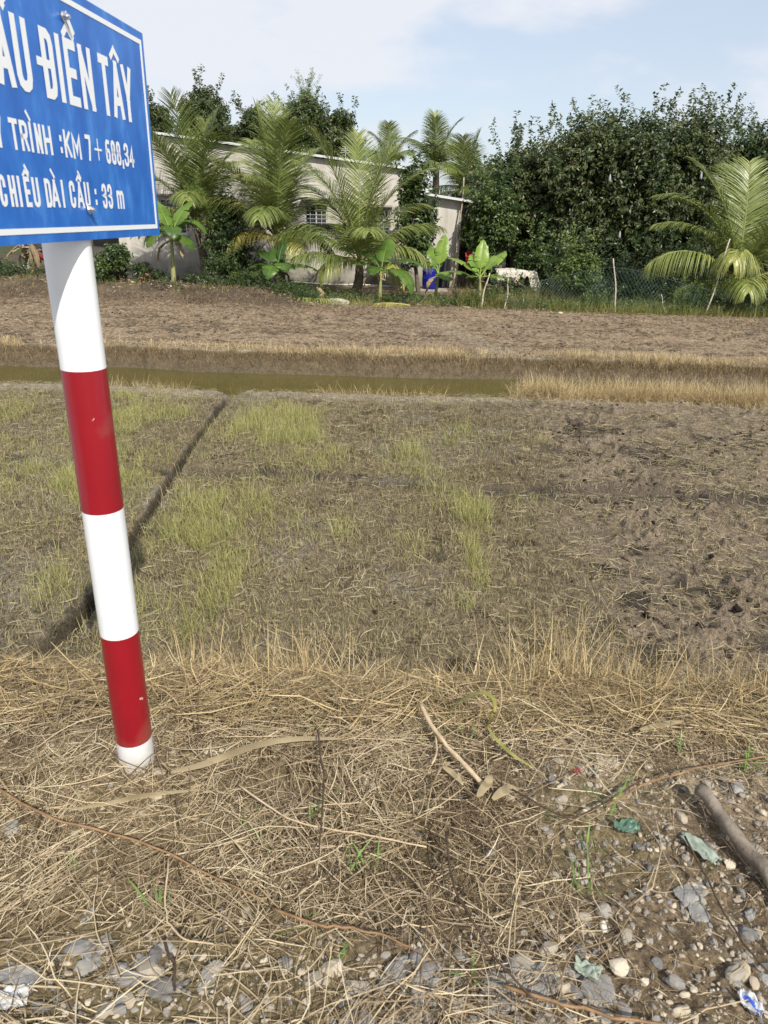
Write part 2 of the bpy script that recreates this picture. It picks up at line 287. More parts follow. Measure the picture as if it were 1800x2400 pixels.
G = {'A': [[(0, 0), (.5, 1)], [(.5, 1), (1, 0)], [(.2, .27), (.8, .27)]],
 'U': [[(0, 1), (0, .16), (.12, .05), (.36, 0), (.64, 0), (.88, .05), (1, .16), (1, 1)]],
 'D': [[(0, 0), (0, 1), (.6, 1), (.88, .95), (1, .84), (1, .16), (.88, .05), (.6, 0), (0, 0)]], 'I': [[(.5, 0), (.5, 1)]],
 'E': [[(1, 1), (0, 1), (0, 0), (1, 0)], [(0, .5), (.85, .5)]], 'N': [[(0, 0), (0, 1)], [(0, 1), (1, 0)], [(1, 0), (1, 1)]], 'T': [[(0, 1), (1, 1)], [(.5, 1), (.5, 0)]],
 'Y': [[(0, 1), (.5, .4)], [(1, 1), (.5, .4)], [(.5, .42), (.5, 0)]], 'R': [[(0, 0), (0, 1), (.7, 1), (.95, .93), (1, .84), (1, .64), (.92, .54), (.7, .48), (0, .48)], [(.6, .48), (1, 0)]],
 'H': [[(0, 0), (0, 1)], [(1, 0), (1, 1)], [(0, .5), (1, .5)]], 'K': [[(0, 0), (0, 1)], [(1, 1), (0, .42)], [(.3, .58), (1, 0)]], 'M': [[(0, 0), (0, 1), (.5, .25), (1, 1), (1, 0)]],
 'L': [[(0, 1), (0, 0), (1, 0)]], 'C': [[(1, .72), (1, .84), (.88, .95), (.64, 1), (.36, 1), (.12, .95), (0, .84), (0, .16), (.12, .05), (.36, 0), (.64, 0), (.88, .05), (1, .16), (1, .28)]],
 '7': [[(0, 1), (1, 1), (.98, .75), (.6, 0)]], '+': [[(.5, .08), (.5, .92)], [(0, .5), (1, .5)]],
 '6': [[(.9, .96), (.35, .98), (.1, .88), (0, .7), (0, .16), (.14, .04), (.4, 0), (.62, 0), (.88, .05), (1, .16), (1, .4), (.86, .54), (.5, .56), (.1, .5)]],
 '8': [[(.36, .52), (.1, .6), (.05, .72), (.05, .84), (.16, .96), (.4, 1), (.6, 1), (.84, .96), (.95, .84), (.95, .72), (.9, .6), (.64, .52), (.36, .52), (.1, .44), (0, .32), (0, .16), (.12, .04), (.36, 0), (.64, 0), (.88, .04), (1, .16), (1, .32), (.9, .44), (.64, .52)]],
 '3': [[(0, .82), (.1, .95), (.36, 1), (.64, 1), (.88, .95), (.98, .84), (.98, .68), (.85, .56), (.45, .52), (.85, .48), (1, .36), (1, .16), (.88, .05), (.64, 0), (.36, 0), (.1, .05), (0, .18)]],
 '4': [[(.72, 0), (.72, 1), (0, .25), (1, .25)]], ',': [[(.6, .1), (.6, 0), (.3, -.14)]], ':': [[(.5, .16), (.5, .22)], [(.5, .66), (.5, .72)]],
 'm': [[(0, 0), (0, .72)], [(0, .6), (.14, .72), (.36, .72), (.5, .6), (.5, 0)], [(.5, .6), (.64, .72), (.86, .72), (1, .6), (1, 0)]]}
LM = MB(); _d = [0.]
def stroke(pts, t, zlo=None, zhi=None):
    P = np.array(pts, float); closed = np.allclose(P[0], P[-1]) and len(P) > 3
    T = nrm(np.diff(P, axis=0)); Nn = np.stack([-T[:, 1], T[:, 0]], 1)
    if not closed: P = P.copy(); P[0] -= T[0] * t / 2; P[-1] += T[-1] * t / 2
    L = []
    for i in range(len(P)):
        if closed: a, b = (Nn[i - 1] if i > 0 else Nn[-1]), (Nn[i] if i < len(Nn) else Nn[0])
        else: a, b = Nn[max(i - 1, 0)], Nn[min(i, len(Nn) - 1)]
        q = nrm(a + b); c = max(.35, float(q @ a)); L.append((P[i] + q * t / 2 / c, P[i] - q * t / 2 / c))
    L = np.array(L)
    if zlo is not None: L[..., 1] = np.clip(L[..., 1], zlo, zhi)
    _d[0] = (_d[0] + .00004) % .0004; d = .0006 + _d[0]; K = len(L); v = np.array([sp(s_, z_, d) for s_, z_ in L.reshape(-1, 2)])
    b = np.arange(K - 1) * 2; LM.add(v, np.stack([b, b + 1, b + 3, b + 2], 1))
def glyph(ch, s0, s1, z0, z1, t, acc=''):
    for st in G[ch]:
        lo, hi = (z0, z1) if ch not in ',' else (z0 - .02, z1)
        stroke([(s0 + t / 2 + (s1 - s0 - t) * a, z0 + t / 2 + (z1 - z0 - t) * b) for a, b in st], t, lo, hi)
    c, h, ta = (s0 + s1) / 2, z1 - z0, t * .72
    if '^' in acc: zb = z1 + .05 * h; stroke([(c - .017 * h / .109, zb), (c - .001, zb + .13 * h)], ta); stroke([(c - .001, zb + .13 * h), (c + .017 * h / .109, zb)], ta)
    if '`' in acc:
        if '^' in acc: stroke([(c + .004 * h / .109, z1 + .34 * h), (c + .022 * h / .109, z1 + .14 * h)], ta)
        else: stroke([(c - .014 * h / .109, z1 + .30 * h), (c + .006 * h / .109, z1 + .08 * h)], ta)
    if '-' in acc: stroke([(s0 - .012, z0 + h * .5), (s0 + .026, z0 + h * .5)], t * .8)
z0, z1 = 1.5925, 1.702
for a in [('C', -.297, -.256), ('A', -.251, -.200, '^`'), ('U', -.193, -.145), ('D', -.104, -.061, '-'), ('I', -.052, -.030), ('E', -.020, .026, '^`'), ('N', .037, .089), ('T', .122, .170), ('A', .176, .231, '^'), ('Y', .232, .283)]: glyph(a[0], a[1], a[2], z0, z1, .0165, a[3] if len(a) > 3 else '')
LM.build('lettering', LET, panel, PB); LM = MB()
z0, z1 = 1.5, 1.547
for a in [('L', -.302, -.284), ('Y', -.285, -.264), ('T', -.243, -.217), ('R', -.212, -.188), ('I', -.184, -.173, '`'), ('N', -.164, -.143), ('H', -.137, -.109), (':', -.082, -.070), ('K', -.064, -.037), ('M', -.032, .002), ('7', .023, .046), ('+', .060, .094), ('6', .112, .134), ('8', .139, .161), ('8', .165, .187), (',', .190, .200), ('3', .204, .228), ('4', .232, .258)]:
    glyph(a[0], a[1], a[2], z0, z1, .0078 if a[0] != '+' else .004, a[3] if len(a) > 3 else '')
LM.build('lettering', LET, panel, PB); LM = MB()
z0, z1 = 1.4125, 1.4605
for a in [('C', -.300, -.280), ('H', -.271, -.251), ('I', -.246, -.235), ('E', -.225, -.206, '^`'), ('U', -.199, -.177), ('D', -.157, -.136), ('A', -.136, -.108, '`'), ('I', -.100, -.088), ('C', -.068, -.046), ('A', -.040, -.011, '^`'), ('U', -.007, .015), (':', .036, .048), ('3', .071, .093), ('3', .098, .120), ('m', .143, .179)]:
    glyph(a[0], a[1], a[2], z0, z1, .0078, a[3] if len(a) > 3 else '')
LM.build('lettering', LET, panel, PB)
for s_, z_ in ((-.006, 1.735), (.003, 1.410)):
    mb = MB(); c0 = sp(s_, z_, .0012); mb.tube([c0, c0 + NV * .0015], .0085, 20); mb.tube([c0 + NV * .0015, c0 + NV * .009], .0062, 6); mb.tube([c0 + NV * .009, c0 + NV * .013], .0035, 12); mb.build('bolt', BOLT, sign, PB)

# ------------------------------------------------------------------ dry litter on the verge
STRAW = rmat('dry_straw', [(.035, .022, .014), (.12, .082, .046), (.28, .212, .13), (.45, .36, .225), (.60, .51, .35)], .75, .25)
GOLD = rmat('golden_dry_grass', [(.09, .065, .035), (.28, .205, .105), (.50, .385, .20), (.64, .53, .33)], .7, .25, .15)
def lying(mb, x, y, L, w, rnd, K=6, lift=.02, tilt=.12, curl=.5, tube=False, mi=0, head=None):
    N = len(x); ph = rng.uniform(0, 2 * np.pi, N) if head is None else head; t = np.linspace(-.5, .5, K)[None]; cv = rng.normal(0, curl, N)[:, None]
    kt = rng.uniform(-.35, .35, (N, 1)); a = ph[:, None] + cv * t * .9 + (t > kt) * rng.normal(0, .32, (N, 1)) + (t > rng.uniform(-.4, .4, (N, 1))) * rng.normal(0, .22, (N, 1)); seg = L[:, None] / (K - 1); dx = np.cos(a) * seg; dy = np.sin(a) * seg
    X = np.cumsum(dx, 1); Y = np.cumsum(dy, 1); X += (x - X.mean(1))[:, None]; Y += (y - Y.mean(1))[:, None]
    tl = rng.normal(0, tilt, N)[:, None]; h = rng.uniform(0, 1, N)[:, None] ** 1.6 * lift
    zg = Z(X, Y); zm = zg.max(1, keepdims=True); zz = np.where(L[:, None] > .12, .6 * zg + .4 * zm, zg)
    Zz = zz + h + w[:, None] * .6 + np.maximum(tl * t * L[:, None] + np.abs(tl) * L[:, None] * .35, 0) + .006
    P = np.stack([X, Y, Zz], -1); W = w[:, None] * np.array([.6] + [1] * (K - 2) + [.45])[None]
    if tube: tubes(mb, P, W / 2, 4, rnd, mi)
    else:
        T = nrm(np.gradient(P, axis=1)); S = nrm(np.cross(T, np.array([0, 0, 1.])) + rng.normal(0, .5, (N, 1, 3))); ribbons(mb, P, W, S, rnd, mi)
def density_verge(x, y):
    d = np.ones_like(x) * (.30 + 1.3 * fbm(x * 2.6, y * 2.6, 3, 3))
    d *= 1 - .88 * ss(x + .35 * (fbm(x * 2, y * 2, 5, 2) - .5), .34, .56) * (1 - ss(y, 1.48, 1.66))
    d *= 1 - .66 * (1 - ss(y, .96, 1.14)) * (.4 + .6 * ss(fbm(x * 3, y * 3, 2, 2), .4, .6))
    b = gz(700, 1830, 0); d *= 1 - .9 * np.exp(-(((x - b[0]) / .12) ** 2 + ((y - b[1]) / .075) ** 2) ** 2)
    d *= 1 + .5 * ss(y, 1.55, 1.8); return d
def scatter(n, x0, x1, y0, y1, fn):
    x = rng.uniform(x0, x1, n); y = rng.uniform(y0, y1, n); k = rng.random(n) < fn(x, y); return x[k], y[k]
mb = MB()
x, y = scatter(95000, -2.2, 2.3, .35, 2.35, lambda x, y: density_verge(x, y) * .74); N = len(x)
lying(mb, x, y, rng.uniform(.015, .10, N), rng.uniform(.0009, .0025, N), np.clip(rng.beta(1.6, 1.4, N) + .55 * (fbm(x * 3.5, y * 3.5, 6, 3) - .5), 0, 1), 4, .026, .14, .4)
x, y = scatter(12500, -2.2, 2.3, .35, 2.4, lambda x, y: density_verge(x, y) * .75); N = len(x)
lying(mb, x, y, rng.uniform(.08, .28, N), rng.uniform(.001, .0032, N), np.clip(rng.beta(2.0, 1.6, N) + .6 * (fbm(x * 3.5, y * 3.5, 6, 3) - .5), 0, 1), 8, .035, .12, .75, True)
# swathes that lie in one direction
for _ in range(38):
    cx, cy = rng.uniform(-1.6, 1.9), rng.uniform(.8, 2.1)
    if rng.random() > density_verge(np.array([cx]), np.array([cy]))[0]: continue
    n = 70; th = rng.uniform(-.5, .9) + (0 if rng.random() < .7 else 1.2); lying(mb, cx + rng.normal(0, .10, n), cy + rng.normal(0, .04, n), rng.uniform(.08, .24, n), rng.uniform(.0013, .0030, n), np.clip(rng.normal(.62, .2, n), 0, 1), 6, .04, .05, .3, False, 0, rng.normal(th, .22, n))
tag(mb.build('dry_grass_litter', STRAW, smooth=True), 'matted tan straw and dead stalks covering the roadside verge', 'dry grass', kind='stuff')

# ------------------------------------------------------------------ upright grass generator
def blades(mb, x, y, h, w, rnd, lean=.35, bend=.5, K=4, mi=0, zf=Zf, head=None):
    N = len(x); ph = rng.uniform(0, 2 * np.pi, N) if head is None else head; l0 = np.abs(rng.normal(0, lean, N)); bd = np.abs(rng.normal(0, bend, N)); t = np.linspace(0, 1, K)
    a = l0[:, None] + bd[:, None] * t[None] ** 1.3; seg = h[:, None] / (K - 1); r = np.cumsum(np.sin(a) * seg, 1) - np.sin(a[:, :1]) * seg; z = np.cumsum(np.cos(a) * seg, 1) - np.cos(a[:, :1]) * seg
    X = x[:, None] + np.cos(ph)[:, None] * r; Y = y[:, None] + np.sin(ph)[:, None] * r; g = zf(x, y)[:, None]
    P = np.stack([X, Y, g - .004 + z], -1); W = w[:, None] * (1 - .85 * t[None] ** 2); sa = ph + np.pi / 2 + rng.normal(0, .6, N); S = np.stack([np.cos(sa), np.sin(sa), np.zeros(N)], -1)
    ribbons(mb, P, W, S, rnd, mi)
# stems standing along the verge edge
mb = MB()
cl = [(gz(500 + 0, 1640, -.35), .16, 150, .30), (gz(650, 1620, -.4), .13, 240, .33), (gz(740, 1610, -.4), .10, 150, .34), (gz(860, 1640, -.3), .22, 160, .20), (gz(1190, 1640, -.35), .05, 90, .36), (gz(1270, 1650, -.3), .09, 230, .42), (gz(1340, 1650, -.3), .09, 170, .36),
      (gz(1430, 1660, -.3), .13, 150, .34), (gz(1560, 1660, -.25), .14, 90, .30), (gz(1740, 1650, -.2), .13, 160, .28), (gz(1860, 1650, -.2), .2, 200, .28), (gz(300, 1670, -.2), .2, 120, .16), (gz(60, 1660, -.2), .25, 140, .15), (gz(1050, 1680, -.25), .18, 120, .2)]
for c, s_, n_, hh in cl:
    n_ = int(n_ * .95); x = c[0] + rng.normal(0, s_, n_); y = c[1] + rng.normal(0, .09, n_) - .03; blades(mb, x, y, hh * rng.uniform(.25, 1.0, n_), rng.uniform(.002, .0052, n_), np.clip(rng.normal(.55, .22, n_), 0, 1), .32, .5, 6, 0, Z)
x, y = scatter(4200, -2.2, 2.6, 1.75, 2.4, lambda x, y: .25 + .75 * ss(x, -.2, .9)); N = len(x); blades(mb, x, y, rng.uniform(.05, .2, N), rng.uniform(.0015, .0035, N), np.clip(rng.normal(.45, .22, N), 0, 1), .75, .6, 5, 0, Z)
x, y = scatter(26000, -2.4, 2.8, 1.7, 2.62, lambda x, y: .75 + 0 * x); N = len(x); lying(mb, x, y, rng.uniform(.05, .26, N), rng.uniform(.0015, .0036, N), np.clip(rng.normal(.42, .22, N), 0, 1), 6, .05, .22, .5)
tag(mb.build('standing_dry_grass', GOLD), 'golden dead stalks sticking up along the edge of the verge', 'dry grass', kind='stuff')

# ------------------------------------------------------------------ field vegetation
STUB = rmat('rice_stubble', [(.045, .036, .022), (.115, .092, .052), (.26, .215, .12), (.45, .385, .235)], .85, .15, .12)
GREEN = rmat('young_rice_grass', [(.17, .165, .055), (.30, .30, .10), (.43, .42, .16), (.52, .47, .25)], .65, .25, .3)
def vis(x, y): return np.abs(x) < .60 * y + .5
def right_zone(x, y): return ss(x + .7 * (fbm(x * .8, y * .8, 2, 3) - .5), .95, 1.5)
def notfurrow(x, y): return (1 - np.exp(-((x - furrow_x(y)) / .06) ** 4)) * (1 - .9 * np.exp(-((y - 5.38 + .07 * x + .05 * np.sin(x * 2.3)) / .075) ** 4))
GP_ = [(640, 1010, .30, .75, 1.3), (690, 1100, .22, .5, 1.2), (560, 1170, .28, .5, .9), (510, 1250, .25, .4, 1.0), (440, 1400, .28, .45, 1.2), (360, 1480, .22, .3, .8), (640, 1200, .2, .4, .8), (60, 1090, .6, .7, 1.3), (150, 1180, .3, .5, .9), (290, 960, .4, .6, 1.2), (40, 1400, .3, .4, .35), (1090, 1010, .22, .7, .7), (1110, 1200, .12, .5, .9), (1120, 1330, .12, .35, .7), (960, 1290, .1, .2, .5), (1010, 1100, .3, .7, .35), (1260, 1030, .15, .3, .5), (230, 1130, .3, .4, .6)]
GP_ = [(*gz(a, b, -.58)[:2], c, d, e) for a, b, c, d, e in GP_]
def green_d(x, y):
    n = ss(fbm(x * 2.3, y * 1.5, 3, 5, .6), .47, .62)
    b = np.exp(-((x + .80 + .1 * np.sin(y * 1.2)) / .34) ** 2) * ss(y, 3.2, 4.2) * (1 - ss(y, 7.2, 8.0)) * 1.25 + .75 * np.exp(-((x + 1.15) / .35) ** 2) * (1 - ss(y, 4.6, 5.2)) * ss(y, 3.0, 3.2)
    b += np.exp(-((x - .72) / .26) ** 2) * .55 * ss(y, 3.2, 4) + .85 * ss(-x, 1.95, 2.25) * ss(y, 3.4, 4.2) * (1 - ss(y, 7.0, 8.0)) * (.5 + .8 * ss(fbm(x * .8, y * .8, 6, 2), .35, .6))
    b = b * .22 + .03
    for gx, gy_, sx_, sy_, k_ in GP_: b = b + k_ * np.exp(-((x - gx) / sx_) ** 2 - ((y - gy_) / sy_) ** 2)
    return np.clip(b * (.12 + 1.25 * n), 0, 1) * (1 - .93 * right_zone(x, y)) * notfurrow(x, y)
mb = MB()
x, y = scatter(420000, -5.6, 3.2, 2.62, 8.15, lambda x, y: vis(x, y) * (1 - .8 * right_zone(x, y)) * notfurrow(x, y) * (.35 + .95 * fbm(x * 2.5, y * 2.5, 1, 3)) * (1 - .85 * ss(y, 7.6, 8.1))); N = len(x)
blades(mb, x, y, rng.uniform(.012, .06, N), rng.uniform(.002, .0042, N), np.clip(rng.normal(.5, .3, N) + .35 * (fbm(x, y, 2, 3) - .5), 0, 1), .5, .5, 3)
x, y = scatter(210000, -5.6, 6.0, 2.6, 8.4, lambda x, y: vis(x, y) * notfurrow(x, y) * (.26 + .34 * right_zone(x, y) * ss(fbm(x * 1.7, y * 2.4, 4, 3), .38, .55))); N = len(x)
lying(mb, x, y, rng.uniform(.03, .12, N), rng.uniform(.0018, .0045, N), np.clip(rng.normal(.68, .3, N), 0, 1), 4, .035, .12, .4)
tag(mb.build('rice_stubble', STUB), 'short dead brown stubble over the drained near field', 'stubble', kind='stuff')
mb = MB()
x, y = scatter(360000, -5.4, 2.2, 2.9, 8.0, lambda x, y: vis(x, y) * green_d(x, y)); N = len(x)
blades(mb, x, y, rng.uniform(.03, .14, N) * (.5 + .9 * fbm(x * 3, y * 3, 5, 3)), rng.uniform(.0015, .0034, N), np.clip(rng.normal(.5, .25, N), 0, 1), .3, .7, 4)
for _ in range(260):     # fuller tufts
    tx, ty = rng.uniform(-5, 1.6), rng.uniform(3, 7.8)
    if not vis(tx, ty) or rng.random() > green_d(np.array([tx]), np.array([ty]))[0] * 1.6: continue
    n_ = rng.integers(40, 110); blades(mb, tx + rng.normal(0, .05, n_), ty + rng.normal(0, .05, n_), rng.uniform(.08, .22, n_), rng.uniform(.0015, .0032, n_), np.clip(rng.normal(.6, .22, n_), 0, 1), .35, .8, 5)
tag(mb.build('field_grass', GREEN), 'yellow green grass in patches across the near field', 'grass', kind='stuff')
# ditch bank grass
mb = MB()
def bank(n_, x0, x1, y0, y1, h0, h1, m_, sd, **kw):
    x, y = scatter(n_, x0, x1, y0, y1, kw.get('fn', lambda x, y: .3 + .9 * fbm(x * 1.6, y * 3, 2, 3))); N = len(x)
    y = y - .28 * (fbm(x * .9, y * .2, 1, 3) - .5); blades(mb, x, y, rng.uniform(h0, h1, N), rng.uniform(.002, .0048, N), np.clip(rng.normal(m_, sd, N), 0, 1), .5, 1.1, 5, 0, Zf)
bank(60000, -8, 8, 9.90, 10.25, .04, .20, .66, .28, fn=lambda x, y: (.03 + 1.3 * ss(fbm(x * 2.6, y * 2, 2, 4), .44, .64)) * (.35 + .65 * ss(x, -3, 2)))
bank(16000, -8, 8, 10.1, 10.7, .04, .15, .62, .2, fn=lambda x, y: .8 * ss(fbm(x * 1.2, y * 1.2, 2, 3), .42, .65) + 0 * x)
bank(30000, -8, 8, 9.76, 9.95, .04, .16, .22, .2)
near_c = lambda x, y: ss(x + .5 * (fbm(x * 1.3, y, 4, 2) - .5), 1.28, 1.75) * (.18 + 1.0 * ss(fbm(x * 2.3, y * 2, 6, 3), .35, .6))
bank(34000, 1.0, 6.6, 8.22, 8.66, .14, .38, .70, .22, fn=near_c)
bank(3500, -6, 1.4, 8.28, 8.5, .05, .2, .5, .25, fn=lambda x, y: ss(fbm(x * 1.5, y, 3, 3), .48, .62) * .8)
tag(mb.build('bank_grass', GOLD), 'golden dry grass hanging over both banks of the ditch', 'dry grass', kind='stuff')
mb = MB()
x, y = scatter(170000, -10, 10, 10.1, 16.3, lambda x, y: vis(x, y) * .7); N = len(x); lying(mb, x, y, rng.uniform(.03, .10, N), rng.uniform(.003, .007, N), np.clip(rng.normal(.45, .3, N), 0, 1), 3, .035, .25, .3)
x, y = scatter(34000, -11, -.8, 15.75, 17.4, lambda x, y: ss(-x, 1.2, 2.5) * ss(fbm(x * 2, y * 2, 2, 3), .42, .62)); N = len(x); blades(mb, x, y, rng.uniform(.05, .20, N), rng.uniform(.003, .007, N), np.clip(rng.normal(.22, .22, N), 0, 1), 1.1, .9, 4, 0, Z)
tag(mb.build('dead_straw', rmat('weathered_straw', [(.07, .05, .032), (.18, .13, .085), (.33, .25, .16), (.46, .36, .24)], .85, .1)), 'scattered weathered straw on the far field and its littered edge', 'straw', kind='stuff')
CLOD = rmat('soil_clod', [(.018, .015, .013), (.06, .048, .036), (.14, .108, .076), (.23, .185, .135)], .95, .1, nz=40)
#@@PART3
# ------------------------------------------------------------------ stones, sticks and scraps on the verge
import bmesh
_b = bmesh.new(); bmesh.ops.create_icosphere(_b, subdivisions=3, radius=1); ICO3 = (np.array([v.co[:] for v in _b.verts]), np.array([[v.index for v in f.verts] for f in _b.faces])); _b.free()
_b = bmesh.new(); bmesh.ops.create_icosphere(_b, subdivisions=2, radius=1); ICO2 = (np.array([v.co[:] for v in _b.verts]), np.array([[v.index for v in f.verts] for f in _b.faces])); _b.free()
def rocks(mb, x, y, size, rnd, flat=.55, ico=ICO2, z=None, sink=.25, zf=Zf, rz=None, el=None):
    V0, F0 = ico; N = len(x); n = nrm(rng.normal(0, 1, (N, 9, 3))); d = rng.uniform(.42, .9, (N, 9)); dot = np.einsum('vk,npk->nvp', V0, n)
    r = np.min(np.where(dot > .05, d[:, None] / np.maximum(dot, .05), 9), 2); r = np.minimum(r, 1.05); V = V0[None] * r[..., None]
    sc = np.stack([np.ones(N), rng.uniform(.55, .9, N) if el is None else np.full(N, el), np.full(N, 1.) * flat * rng.uniform(.7, 1.2, N)], -1); V = V * sc[:, None]; a = rng.uniform(0, 6.28, N) if rz is None else np.full(N, rz); c, s = np.cos(a)[:, None], np.sin(a)[:, None]
    V = np.stack([V[..., 0] * c - V[..., 1] * s, V[..., 0] * s + V[..., 1] * c, V[..., 2]], -1) * size[:, None, None]
    zz = (zf(x, y) if z is None else z) + size * flat * (1 - 2 * sink) * .8; V = V + np.stack([x, y, zz], -1)[:, None]
    F = F0[None] + (np.arange(N) * len(V0))[:, None, None]; mb.add(V, F, np.repeat(rnd, len(V0)))
mb = MB(); x, y = scatter(9000, -5, 6, 2.6, 8.2, lambda x, y: vis(x, y) * notfurrow(x, y) * (.10 + .85 * right_zone(x, y)) * ss(fbm(x * 2.2, y * 2.8, 6, 4), .42, .6)); N = len(x)
rocks(mb, x, y, .006 + .028 * rng.random(N) ** 2.2, np.clip(rng.normal(.32, .28, N), 0, 1), .6, ICO2)
x, y = scatter(7000, -9.5, 9.5, 10.3, 16.2, lambda x, y: vis(x, y) * ss(fbm(x * 1.8, y * 3.4, 1, 4), .42, .6)); N = len(x); rocks(mb, x, y, .010 + .032 * rng.random(N) ** 2.5, np.clip(rng.normal(.6, .3, N), 0, 1), .5, ICO2)
tag(mb.build('soil_clods', CLOD), 'dark crumbled clods of soil over both fields', 'soil clods', kind='stuff')
STONE = rmat('stone', [(.13, .125, .12), (.22, .21, .195), (.30, .265, .21), (.37, .31, .23), (.50, .44, .34)], .8, .25, nz=30)
def dens_st(x, y): return (.12 + .9 * ss(x, .25, .6) * (1 - ss(y, 1.5, 1.8)) + .95 * (1 - ss(y, .95, 1.15)) * ss(fbm(x * 2.5, y * 2.5, 4, 3), .32, .5)) * (1 - ss(y, 1.8, 2.0))
mb = MB(); x, y = scatter(26000, -1.6, 1.9, .45, 2.0, dens_st); N = len(x)
sz = .002 + .010 * rng.random(N) ** 3; rocks(mb, x, y, sz, np.clip(rng.normal(.5, .28, N), 0, 1))
x, y = scatter(600, -1.5, 1.6, .5, 1.6, lambda x, y: dens_st(x, y) ** 1.5); N = len(x); sz = .010 + .016 * rng.random(N) ** 1.5
rocks(mb, x, y, sz, np.clip(np.where(x < .35, rng.normal(.22, .15, N), rng.normal(.5, .28, N)), 0, 1)); x, y = scatter(420, -1.3, 1.1, .45, 1.06, lambda x, y: ss(fbm(x * 2.5 + 3, y * 2.5, 4, 3), .40, .55) * (1 - ss(y, .95, 1.06))); N = len(x); rocks(mb, x, y, .012 + .028 * rng.random(N) ** 1.6, np.clip(rng.normal(.32, .18, N), 0, 1), .5, ICO2, None, .38)
tag(mb.build('gravel', STONE), 'grey and tan gravel scattered through the dry grass', 'gravel', kind='stuff')
GREYST = nmat('grey_stone', (.15, .15, .15), (.26, .255, .24), 22, .85, .8, c3=(.38, .35, .30)); TANST = nmat('tan_stone', (.24, .20, .145), (.40, .345, .25), 20, .85, .5, c3=(.50, .44, .34)); WHITEST = nmat('white_stone', (.5, .47, .4), (.68, .65, .58), 20, .8, .3)
for px, py, s_, fl, mt, el, lb in [
    (870, 1825, .026, .5, TANST, .85, 'tan angular stone lying in the straw at the middle of the verge'), (808, 1858, .014, .6, WHITEST, .6, 'small cream pebble left of the tan angular stone'), (1160, 2375, .032, .35, GREYST, .8, 'bluish grey flat stone at the bottom edge beside the reddish stem'),
    (1620, 2085, .062, .20, GREYST, .7, 'largest flat grey slab half buried in bare soil at lower right'), (1640, 2140, .045, .22, GREYST, .6, 'rough grey slab just below the largest flat slab'), (1455, 2122, .016, .6, GREYST, .8, 'rounded dark grey stone on bare soil left of the flat slabs'),
    (1418, 2165, .015, .6, WHITEST, .7, 'pale flaky stone below the rounded dark grey stone'), (1757, 2135, .018, .6, GREYST, .75, 'dark grey stone near the right edge below the log'), (1777, 2185, .014, .8, TANST, .9, 'pink tan pebble at the right edge under the dark grey stone'),
    (1430, 1778, .034, .45, TANST, .7, 'large pale tan stone in the straw above the green plastic scrap'), (1522, 1788, .016, .7, TANST, .9, 'round tan pebble right of the large pale tan stone'), (1725, 1840, .030, .55, GREYST, .7, 'dark speckled stone beside the upper end of the log'),
    (1325, 1835, .017, .7, TANST, .9, 'small tan stone in straw left of the tall green sprout'), (1277, 2245, .022, .35, GREYST, .6, 'blue grey flat chip on straw at lower right of centre'), (1600, 2370, .024, .6, TANST, .7, 'oval tan stone at the bottom edge left of the torn white wrapper'),
    (1265, 2310, .055, .22, GREYST, .8, 'broad blue grey slab at the bottom edge under straw'), (375, 1855, .025, .4, TANST, .8, 'crumbly pale lump in the straw below the post'), (30, 1935, .030, .5, GREYST, .7, 'grey white rock at the left edge below the post'), (30, 2310, .052, .3, GREYST, .8, 'flat grey rock under the clear plastic in the bottom left corner'),
    (500, 1745, .035, .35, TANST, .7, 'pale concrete lump beside the long dry leaf right of the post'), (370, 1795, .026, .35, TANST, .7, 'pale lump of concrete at the foot of the post'), (650, 1738, .022, .45, TANST, .8, 'tan clod behind the long dry leaf'), (1740, 2275, .026, .6, TANST, .8, 'sandy yellow stone near the right edge above the torn wrapper'),
    (390, 2225, .030, .5, GREYST, .6, 'slate blue stone by the black twig at lower left'), (215, 2250, .030, .45, GREYST, .7, 'blue grey stone in gravel at lower left'), (1790, 2290, .02, .6, GREYST, .8, 'small grey stone against the right edge near the torn wrapper')]:
    c = gz(px, py, .01); mb = MB(); rocks(mb, np.array([c[0]]), np.array([c[1]]), np.array([s_]), np.array([.5]), fl, ICO3, None, .2, Z, None, el)
    tag(mb.build('stone', mt, org=(c[0], c[1], 0), smooth=False), lb, 'stone', 'larger stones on the verge')
def path(pts, zs, n=24, wob=.004):
    zs = np.broadcast_to(zs, (len(pts),)); P = np.array([gz(px, py, z) for (px, py), z in zip(pts, zs)]); t = np.linspace(0, len(P) - 1, n); i = np.arange(len(P))
    # smooth interpolation
    from_ = np.stack([np.interp(t, i, P[:, k]) for k in range(3)], 1)
    for _ in range(3): from_[1:-1] = .5 * from_[1:-1] + .25 * (from_[:-2] + from_[2:])
    q = from_ + np.cumsum(rng.normal(0, wob, (n, 3)), 0) * .4 * np.sin(np.linspace(0, np.pi, n))[:, None]; q[:, 2] = np.maximum(q[:, 2], Z(q[:, 0], q[:, 1]) + .012); return q
BROWN = nmat('brown_stalk', (.13, .075, .035), (.33, .20, .10), 30, .6, .3); DARKST = nmat('dark_stalk', (.03, .02, .014), (.10, .065, .04), 30, .6, .3); PALEST = nmat('pale_stalk', (.34, .25, .15), (.55, .44, .29), 26, .7, .3); WOOD = nmat('weathered_wood', (.085, .068, .052), (.19, .155, .12), 14, .85, .8, c3=(.27, .23, .18), stretch=(1, 1, 1))
